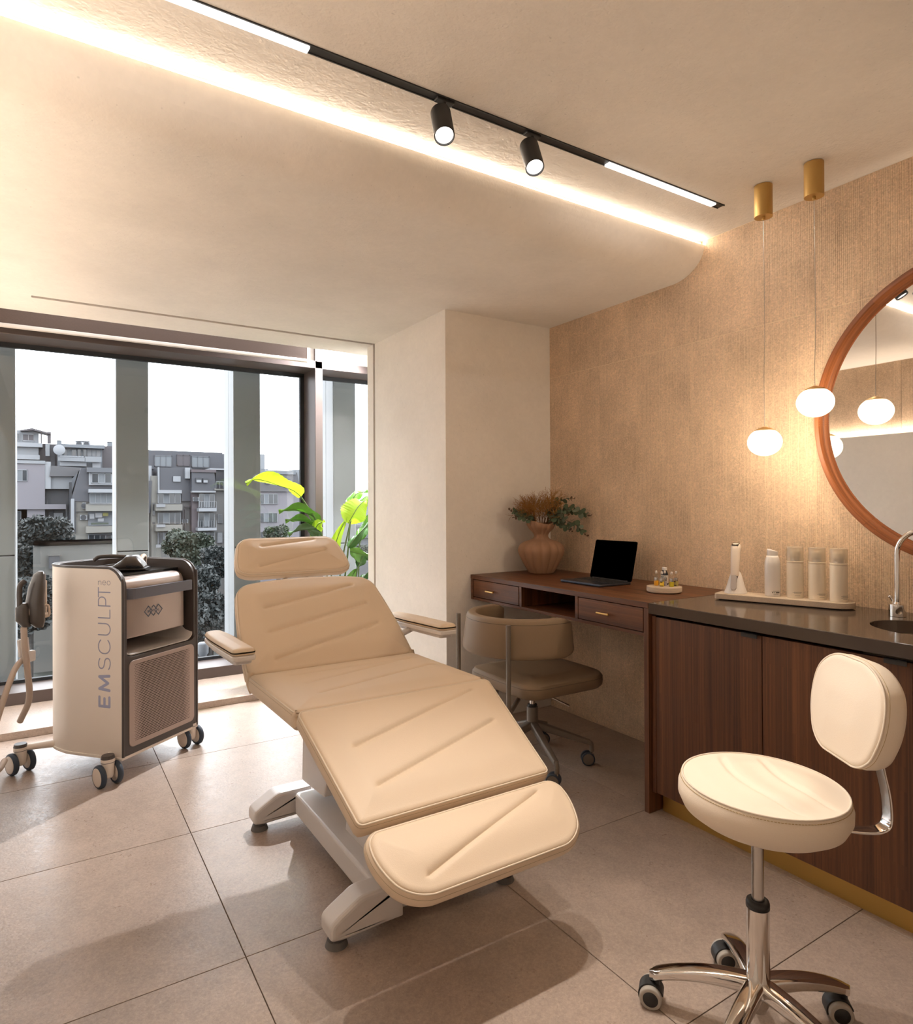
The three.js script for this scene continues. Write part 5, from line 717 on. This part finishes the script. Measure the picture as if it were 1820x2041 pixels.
  stem([[1.79, 0.3, -4.4], [1.9, 0.55, -4.36], [1.92, 0.68, -4.34]], 0.0045); leaf([[1.92, 0.68, -4.34], [1.96, 0.73, -4.33], [2.02, 0.77, -4.33], [2.09, 0.785, -4.34]], 0.04, mat.leafDark, 0.5, 0.7); leaf([[1.8, 0.62, -4.34], [1.84, 0.7, -4.33], [1.87, 0.75, -4.33], [1.9, 0.78, -4.33]], 0.04, mat.leaf, 0.4, 0.3);
}

// ---------------------------------------------------------------- outside: terrace lamp, ground, walls, trees, houses
{
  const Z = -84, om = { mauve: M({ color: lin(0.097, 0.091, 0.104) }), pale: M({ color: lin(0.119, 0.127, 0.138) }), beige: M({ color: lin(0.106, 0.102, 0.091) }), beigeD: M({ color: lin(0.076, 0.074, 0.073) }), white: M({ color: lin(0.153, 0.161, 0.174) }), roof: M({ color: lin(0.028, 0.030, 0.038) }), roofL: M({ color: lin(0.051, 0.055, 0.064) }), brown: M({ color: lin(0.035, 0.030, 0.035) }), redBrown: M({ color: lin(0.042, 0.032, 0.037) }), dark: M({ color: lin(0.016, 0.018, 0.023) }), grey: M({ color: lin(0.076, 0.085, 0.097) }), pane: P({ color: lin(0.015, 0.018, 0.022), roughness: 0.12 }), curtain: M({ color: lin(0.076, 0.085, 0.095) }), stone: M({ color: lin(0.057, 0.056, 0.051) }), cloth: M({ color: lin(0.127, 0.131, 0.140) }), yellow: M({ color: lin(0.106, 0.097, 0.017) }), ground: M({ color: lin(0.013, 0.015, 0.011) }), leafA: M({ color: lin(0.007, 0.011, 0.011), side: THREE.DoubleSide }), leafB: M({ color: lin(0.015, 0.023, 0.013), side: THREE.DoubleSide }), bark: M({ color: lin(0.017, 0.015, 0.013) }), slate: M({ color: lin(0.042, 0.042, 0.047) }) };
  struct('ground', b2(-120, 140, -11.2, -11, -150, -6, 0), om.ground);
  const CA = (x, y) => [x / 6.379, 820 + y / 6.379], CB = (x, y) => [220 + x / 6.377, 820 + y / 6.377], CC = (x, y) => [440 + x / 5.669, 820 + y / 5.669];
  const house = (name, label, cat, C, z) => {
    const g = thing(name, label, cat, [0, 0, 0]); let org = null;
    const P2 = (x, y, zz) => { const p = atZ(...C(x, y), zz); if (!org) { org = V3(p.x, -11, z); g.position.copy(org); } return p.sub(org); };
    const rect = (x0, y0, x1, y1, f, d) => { const zz = z + f, a = P2(x0, y1, zz), b = P2(x1, y0, zz); return b2(a.x, b.x, a.y, b.y, a.z - d, a.z, 0); };
    const o = {
      g, box: (n, m, r, f = 0, d = 6, parent = g) => part(n, rect(...r, f, d), m, parent), boxes: (n, m, l, f = 0, d = 6, parent = g) => part(n, l.map((r) => rect(...r, f, d)), m, parent),
      wall: (m, r, f = 0) => { const zz = z + f, a = P2(r[0], r[3], zz), b = P2(r[2], r[1], zz); return part('wall', b2(a.x, b.x, 0, b.y, a.z - 3.5, a.z, 0), m, g); },
      poly: (n, m, pts, f = 0, d = 6) => { const zz = z + f, q = pts.map((p) => P2(...p, zz)), s = polyShape(q.map((p) => [p.x, p.y])); const e = extr(s, d, 0); return part(n, e.translate(0, 0, q[0].z - d), m, g); },
      win: (r, n, f = 0.12, fm = om.white, pm) => { const [x0, y0, x1, y1] = r, t = Math.max(3, (x1 - x0) * 0.05 / Math.max(1, n * 0.6)), w = (x1 - x0 - t * (n + 1)) / n, bars = [[x0, y0, x1, y0 + t], [x0, y1 - t, x1, y1]]; for (let i = 0; i <= n; i++) bars.push([x0 + i * (w + t), y0, x0 + i * (w + t) + t, y1]); const k = o.boxes('window', fm, bars, f, 0.25); for (let i = 0; i < n; i++) o.box('pane', pm ?? (i % 3 === 1 ? om.curtain : om.pane), [x0 + t + i * (w + t), y0 + t, x0 + (i + 1) * (w + t), y1 - t], f - 0.05, 0.1, k); return k; },
      cond: (r, f = 0.4) => { const k = o.box('air_conditioner', om.white, r, f, 0.5), [x0, y0, x1, y1] = r, a = P2((x0 * 0.55 + x1 * 0.45), (y0 + y1) / 2, z + f), ra = (y1 - y0) * 0.33 * 0.066 * 84 / 84 / 6.38; part('grille', xf(cyl(0.28, 0.28, 0.04), [a.x, a.y, a.z], [Math.PI / 2, 0, 0]), om.dark, k); },
      rail: (r, n, f = 1.1) => { const [x0, y0, x1, y1] = r, l = [[x0, y0, x1, y0 + 5], [x0, y1 - 3, x1, y1]]; for (let i = 0; i <= n; i++) l.push([x0 + (x1 - x0) * i / n - 1.5, y0, x0 + (x1 - x0) * i / n + 1.5, y1]); return o.boxes('railing', om.white, l, f, 0.05); },
    };
    return o;
  };
  { // left: mauve block
    const h = house('apartment_house', 'mauve apartment house with a dark red recess at the far left of the view', 'building', CA, Z);
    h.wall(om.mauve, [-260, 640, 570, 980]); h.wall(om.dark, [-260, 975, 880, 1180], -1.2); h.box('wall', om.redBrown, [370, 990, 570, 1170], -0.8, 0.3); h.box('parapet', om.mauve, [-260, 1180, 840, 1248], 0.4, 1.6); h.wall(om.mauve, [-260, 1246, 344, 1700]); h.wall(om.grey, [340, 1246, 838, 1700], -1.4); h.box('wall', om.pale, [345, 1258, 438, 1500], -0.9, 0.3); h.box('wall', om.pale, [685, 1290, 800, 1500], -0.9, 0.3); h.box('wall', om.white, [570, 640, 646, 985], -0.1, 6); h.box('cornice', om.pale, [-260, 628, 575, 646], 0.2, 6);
    h.box('wall', om.pale, [640, 822, 915, 985], -0.4, 6); h.poly('roof', om.slate, [[628, 825], [652, 690], [1040, 715], [945, 825]], 0.2, 6); h.win([160, 740, 346, 886], 3); h.win([215, 1000, 360, 1140], 2, -1.0, om.grey); h.win([440, 1260, 690, 1420], 3, -1.2, om.grey); h.win([205, 1270, 268, 1420], 1, 0.1, om.pale); h.boxes('downpipe', om.dark, [[838, 1215, 850, 1450], [800, 1205, 850, 1218]], 0.3, 0.2);
    for (let k = 0; k < 5; k++) h.box('railing_post', om.dark, [600 + k * 55, 1120, 606 + k * 55, 1182], 0.3, 0.08);
  }
  { // behind it: penthouse with canopy
    const h = house('penthouse', 'white penthouse with a dark roof-terrace canopy on top of the far left houses', 'building', CA, Z - 14);
    h.wall(om.pale, [100, 250, 490, 420]); h.wall(om.brown, [100, 418, 745, 700], -1); h.box('ledge', om.white, [100, 405, 540, 440], 0.6, 2); h.box('parapet', om.white, [100, 556, 506, 602], 0.8, 2); h.win([190, 275, 252, 370], 1); h.win([286, 285, 434, 378], 2, 0.12, om.white, om.brown); h.win([250, 455, 470, 548], 3, -0.7, om.brown, om.curtain); h.poly('canopy', om.brown, [[255, 236], [410, 212], [645, 276], [650, 292], [600, 282], [420, 240], [262, 250]], 1, 3);
    for (const x of [516, 600]) h.box('post', om.brown, [x, 262, x + (x > 550 ? 50 : 18), 405], 0.6, 0.5); h.box('chimney', om.pale, [578, 418, 632, 566], 1.2, 1.2); h.box('roof_wall', om.roof, [640, 432, 700, 700], -0.6, 2);
  }
  {
    const h = house('roof_flat', 'grey rooftop flat with air conditioners on its roof, left of the first fin', 'building', CA, Z - 10);
    h.wall(om.grey, [735, 448, 1300, 720]); h.box('roof', om.grey, [756, 432, 1330, 452], 1.2, 8); h.win([1105, 482, 1284, 572], 3, 0.1, om.grey, om.cloth); h.win([984, 480, 1030, 572], 1, 0.1, om.dark); h.win([1058, 480, 1104, 572], 1, 0.1, om.dark); h.win([785, 480, 975, 570], 3, 0.1, om.grey); h.boxes('parapet', om.pale, [[735, 590, 1085, 628], [1080, 578, 1290, 640]], 1.4, 0.3); h.rail([760, 570, 1070, 592], 8); h.boxes('wall', om.white, [[760, 638, 1100, 690], [1176, 642, 1280, 712]], 0.8, 1); h.wall(om.brown, [1285, 448, 1540, 730], -0.5); for (const r of [[965, 388, 1050, 432], [1055, 394, 1150, 432]]) h.cond(r, 0); h.boxes('chimney', om.grey, [[722, 380, 785, 436], [1368, 398, 1426, 450]], -1, 1); h.boxes('cowl', om.dark, [[722, 370, 785, 378], [960, 378, 1140, 384], [1366, 388, 1428, 394]], -1, 1);
    const d = atZ(...CA(750, 500), Z - 9).sub(h.g.position); part('satellite_dish', xf(new THREE.SphereGeometry(2.2, 24, 8, 0, 6.3, 0, 0.32), [d.x, d.y, d.z + 1.7 - 2.2], [Math.PI / 2, 0, 0], [0.9, 1, 0.9]), om.white, h.g);
  }
  { // house with the steep gable, balconies with washing
    const h = house('gabled_house', 'beige house with steep dark gable roof and washing on its balcony', 'building', CA, Z + 3);
    h.wall(om.beige, [905, 1130, 1560, 1560]); h.wall(om.dark, [884, 900, 915, 1500], -2); h.poly('roof', om.roof, [[905, 1138], [1030, 720], [1560, 720], [1560, 1000], [1140, 1000], [1138, 1150]], 0.25, 7); h.box('dormer', om.white, [1132, 775, 1560, 935], 0.8, 4); h.box('dormer_roof', om.roofL, [1108, 722, 1560, 772], 1.3, 5); h.win([1165, 785, 1420, 915], 3, 0.95); h.box('awning', om.white, [1128, 990, 1560, 1032], 1.6, 2.2); h.win([1140, 1042, 1425, 1168], 4, 0.7, om.white, om.curtain);
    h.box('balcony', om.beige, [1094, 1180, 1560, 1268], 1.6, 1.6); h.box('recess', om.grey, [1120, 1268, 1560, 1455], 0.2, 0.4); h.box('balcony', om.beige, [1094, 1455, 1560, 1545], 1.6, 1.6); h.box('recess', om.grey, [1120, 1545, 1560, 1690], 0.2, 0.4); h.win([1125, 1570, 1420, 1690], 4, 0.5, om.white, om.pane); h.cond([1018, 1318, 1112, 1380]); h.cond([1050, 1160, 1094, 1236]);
    h.boxes('washing', om.cloth, [[1212, 1288, 1300, 1350], [1140, 1300, 1200, 1365], [1245, 1360, 1320, 1400]], 0.9, 0.05); h.box('washing', om.yellow, [1308, 1288, 1376, 1330], 0.95, 0.05); h.rail([1130, 1168, 1425, 1184], 6, 1.7); h.box('downpipe', om.white, [903, 1110, 945, 1530], 0.3, 0.3); h.boxes('downpipe', om.dark, [[955, 1150, 965, 1560], [965, 1270, 1100, 1278]], 0.3, 0.2); h.boxes('planter', om.leafB, [[1160, 1415, 1380, 1440]], 1.7, 0.4);
  }
  { // between the fins
    const h = house('mansard_house', 'cream house with dark mansard roof and rows of white windows, between two fins', 'building', CB, Z);
    h.wall(om.roof, [380, 525, 1425, 1000], -6); h.poly('roof', om.roof, [[380, 540], [520, 518], [1010, 522], [1040, 538], [1470, 540], [1470, 730], [380, 730]], -5.5, 4); h.win([562, 562, 782, 700], 3, -5.3, om.roofL, om.curtain); h.win([848, 552, 1012, 690], 2, -5.3, om.brown, om.brown); h.win([1035, 572, 1258, 710], 3, -5.3, om.roofL, om.curtain);
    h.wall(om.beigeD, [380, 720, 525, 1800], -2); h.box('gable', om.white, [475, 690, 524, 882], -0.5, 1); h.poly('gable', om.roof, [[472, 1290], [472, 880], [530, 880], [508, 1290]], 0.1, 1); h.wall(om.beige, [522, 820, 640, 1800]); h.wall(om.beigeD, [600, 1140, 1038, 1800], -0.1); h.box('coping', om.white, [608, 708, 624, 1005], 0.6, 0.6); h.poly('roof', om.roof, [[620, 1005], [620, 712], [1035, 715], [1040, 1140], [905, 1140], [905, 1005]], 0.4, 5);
    h.box('chimney', om.white, [955, 716, 1013, 852], 1, 1); h.box('skylight', om.white, [800, 825, 894, 893], 0.6, 0.2); h.box('fascia', om.white, [608, 1000, 908, 1040], 1.2, 1.2);
    for (const [y0, y1, f] of [[1040, 1172, 0], [1286, 1430, 0], [1532, 1700, 0]]) h.win([604, y0, 896, y1], 4, 0.5 + f); h.box('balcony', om.beige, [575, 1180, 916, 1262], 1.5, 1.6); h.box('balcony', om.beige, [575, 1440, 916, 1522], 1.5, 1.6); h.boxes('railing_panel', om.cloth, [[585, 1178, 700, 1218], [585, 1436, 700, 1474], [580, 1690, 690, 1732]], 1.7, 0.1); h.cond([912, 1372, 990, 1420]); h.boxes('downpipe', om.brown, [[945, 1245, 956, 1560], [918, 1235, 930, 1480], [1010, 1150, 1022, 1210], [945, 1205, 1020, 1218]], 0.4, 0.2); h.win([538, 1160, 572, 1325], 1, 0.1, om.beigeD); h.box('window', om.dark, [535, 1405, 570, 1432], 0.1, 0.1);
  }
  {
    const h = house('balcony_house', 'house with white railed balconies and a red-brown side strip, right of the cream mansard house', 'building', CB, Z + 1.5);
    h.wall(om.redBrown, [1035, 1005, 1135, 1700], -0.3); h.wall(om.beigeD, [1120, 980, 1500, 1800], -0.2); h.poly('roof', om.roof, [[1035, 1012], [1042, 750], [1320, 752], [1350, 1012]], 0.2, 5); h.box('roof_edge', om.redBrown, [1038, 742, 1345, 770], 0.4, 4); h.wall(om.roof, [1340, 740, 1500, 1000], -1.5); h.box('roof', om.white, [1265, 728, 1500, 742], -1, 3);
    for (const r of [[1090, 845, 1162, 905], [1180, 848, 1242, 908]]) { const k = h.box('skylight', om.dark, r, 0.5, 0.2); h.box('pane', om.white, [r[0] + 5, r[1] + 26, r[2] - 5, r[3] - 4], 0.55, 0.1, k); }
    h.box('fascia', om.white, [1040, 1012, 1340, 1030], 0.8, 1); h.win([1130, 1046, 1326, 1220], 3, 0.2); h.win([1122, 1288, 1326, 1470], 3, 0.2); h.win([1130, 1535, 1326, 1700], 3, 0.2); h.box('balcony', om.white, [1126, 1228, 1352, 1272], 1.3, 1.4); h.box('balcony', om.white, [1112, 1476, 1352, 1518], 1.3, 1.4); h.rail([1126, 1142, 1350, 1230], 7); h.rail([1112, 1388, 1350, 1478], 7); h.win([1368, 1308, 1424, 1422], 1, 0.1); h.win([1362, 1536, 1424, 1672], 1, 0.1, om.white, om.cloth); h.cond([1055, 1092, 1126, 1140]); h.rail([1345, 892, 1480, 985], 3, 0.4); h.box('ledge', om.beige, [1325, 982, 1500, 1002], 0.4, 1.5);
  }
  { // right of the second fin
    const h = house('slate_roof_house', 'mauve-grey house with a slate roof seen behind the plant, left of the mullion', 'building', CC, Z + 4);
    h.wall(om.mauve, [150, 890, 1000, 1420]); h.poly('roof', om.slate, [[150, 905], [150, 696], [840, 690], [862, 690], [905, 905]], 0.4, 6); h.box('roof_edge', om.grey, [150, 672, 850, 698], 0.6, 6); h.box('chimney', om.pale, [300, 486, 497, 700], -3, 2); h.boxes('rail', om.grey, [[440, 650, 540, 660]], -2, 0.2); h.box('wall', om.pale, [835, 662, 1000, 905], -0.4, 5); h.win([436, 930, 648, 1048], 4, 0.2); h.win([436, 1148, 642, 1252], 4, 0.2); h.win([436, 1360, 520, 1420], 2, 0.2); h.boxes('skylight', om.pale, [[510, 795, 560, 815], [640, 800, 690, 815]], 0.7, 0.2);
  }
  {
    const h = house('tiled_house', 'pale house with a tiled roof seen through the narrow right pane', 'building', CC, Z + 6);
    h.wall(om.pale, [1440, 1010, 1900, 1500]); h.box('cornice', om.white, [1440, 1010, 1900, 1036], 0.4, 5); h.win([1572, 1108, 1640, 1180], 2, 0.1); h.poly('roof', om.slate, [[1440, 1430], [1440, 1310], [1700, 1290], [1900, 1330], [1900, 1430]], 3, 4); h.wall(om.grey, [1440, 1428, 1900, 1560], 2);
  }
  {
    const h = house('low_tiled_roof', 'low house with a grey tiled roof low in the narrow right pane', 'building', CC, Z + 22); h.wall(om.grey, [1430, 1770, 1900, 2200]); h.poly('roof', om.slate, [[1430, 1800], [1520, 1700], [1900, 1690], [1900, 1960], [1430, 1980]], 1, 5);
  }
  {
    const h = house('yard_wall', 'long beige stone yard wall below the houses, behind the machine', 'wall', CA, Z + 27); h.wall(om.stone, [420, 1672, 1900, 1900]); h.box('coping', om.beigeD, [420, 1660, 1900, 1676], 0.3, 4.1);
    const a = house('yard_gate', 'dark arched gateway in the stone yard wall', 'gate', CA, Z + 27.5); a.box('gate', om.dark, [620, 1836, 760, 2000], 0, 0.4); a.box('lintel', om.stone, [610, 1822, 772, 1838], 0.1, 0.5);
  }
  // trees: every tree has its own trunk and cloud of leaves
  const tree = (label, C, x, y, rx, ry, z, mm, n0, seed, size = 0.2) => {
    const n = n0 * 2;
    const c = atZ(...C(x, y), z), ex = atZ(...C(x + rx, y), z), ey = atZ(...C(x, y - ry), z), RX = ex.x - c.x, RY = ey.y - c.y, r = rng(seed), t = thing('tree', label, 'tree', [c.x, -11, z]);
    part('trunk', [between([0, 0, 0], [0.2, c.y + 11, 0], 0.3, 0.14, 8), between([0, (c.y + 11) * 0.7, 0], [RX * 0.5, c.y + 11 + RY * 0.3, 0], 0.14, 0.05, 6), between([0, (c.y + 11) * 0.7, 0], [-RX * 0.5, c.y + 11 + RY * 0.2, 0], 0.14, 0.05, 6)], om.bark, t);
    const pos = [], lobes = Array.from({ length: 26 }, () => { const a = r() * 6.28, q = Math.sqrt(r()) * 0.8, v = (r() - 0.4) * 1.3; return [Math.cos(a) * q * RX * Math.sqrt(Math.max(0.1, 1 - v * v)), v * RY * 0.8, Math.sin(a) * q * RX * 0.8, 0.28 + 0.22 * r()]; });
    for (let i = 0; i < n; i++) { const l = lobes[Math.floor(r() * lobes.length)], u = V3(r() - 0.5, r() - 0.5, r() - 0.5).normalize().multiplyScalar(l[3] * Math.min(RX, RY) * (0.55 + 0.5 * r())), p = V3(l[0], l[1] + c.y + 11, l[2]).add(u), a = V3(r() - 0.5, r() - 0.5, r() - 0.5).normalize(), b = V3(r() - 0.5, r() - 0.5, r() - 0.5).cross(a).normalize(), s = size * (0.6 + 0.8 * r()); const q = [p.clone().addScaledVector(a, s), p.clone().addScaledVector(b, s * 0.5), p.clone().addScaledVector(a, -s), p.clone().addScaledVector(b, -s * 0.5)]; for (const k of [0, 1, 2, 0, 2, 3]) pos.push(q[k].x, q[k].y, q[k].z); }
    const g = new THREE.BufferGeometry(); g.setAttribute('position', new THREE.Float32BufferAttribute(pos, 3)); g.computeVertexNormals(); tag(part('foliage', g, mm, t), null, null, null, 'stuff');
  };
  tree('dark leafy tree in front of the mauve house at the far left', CA, 560, 1640, 400, 320, Z + 18, om.leafA, 9000, 21);
  tree('dark tree low at the far left, below the mauve house', CA, 330, 1900, 330, 240, Z + 24, om.leafA, 6000, 22);
  tree('green tree in front of the cream mansard house, between the two middle fins', CB, 980, 1800, 330, 290, Z + 18, om.leafB, 8000, 23);
  tree('dark tree right of the green tree, against the second fin', CB, 1330, 1960, 230, 260, Z + 26, om.leafA, 7000, 24);
  tree('dark tree below the green tree, right of the machine', CB, 1000, 2250, 420, 320, Z + 30, om.leafA, 9000, 25);
  tree('dark hedge-like tree at the foot of the window, between machine and bed', CB, 1250, 2800, 520, 460, Z + 36, om.leafA, 12000, 26);
  tree('dark tree hidden mostly behind the machine', CB, 200, 2500, 520, 420, Z + 34, om.leafA, 9000, 27);
  tree('grey-green tree behind the headrest, left of the mullion', CC, 640, 1420, 180, 140, Z + 20, om.leafB, 5000, 28, 0.16);
  tree('pale green tree low in the narrow right pane', CC, 1640, 1640, 200, 130, Z + 20, om.leafB, 5000, 29, 0.16);
  tree('dark bush in the far left corner of the window, left of the machine', CA, 350, 2500, 420, 420, Z + 34, om.leafA, 9000, 30);
  const l = thing('terrace_lamp', 'small white outdoor lamp on a post, just above the window frame between machine and bed', 'outdoor lamp', [0, 0, 0]), lp = atZ(405, 1300, -8.5); l.position.set(lp.x, -1.2, -8.5);
  part('post', cyl(0.022, 0.022, lp.y + 1.2, 0, (lp.y + 1.2) / 2, 0, 16), om.white, l); part('head', lathe([[0, lp.y + 1.14], [0.03, lp.y + 1.15], [0.062, lp.y + 1.19], [0.064, lp.y + 1.3], [0.055, lp.y + 1.32], [0, lp.y + 1.325]], 24), om.white, l);
}

renderer.render(scene, camera);
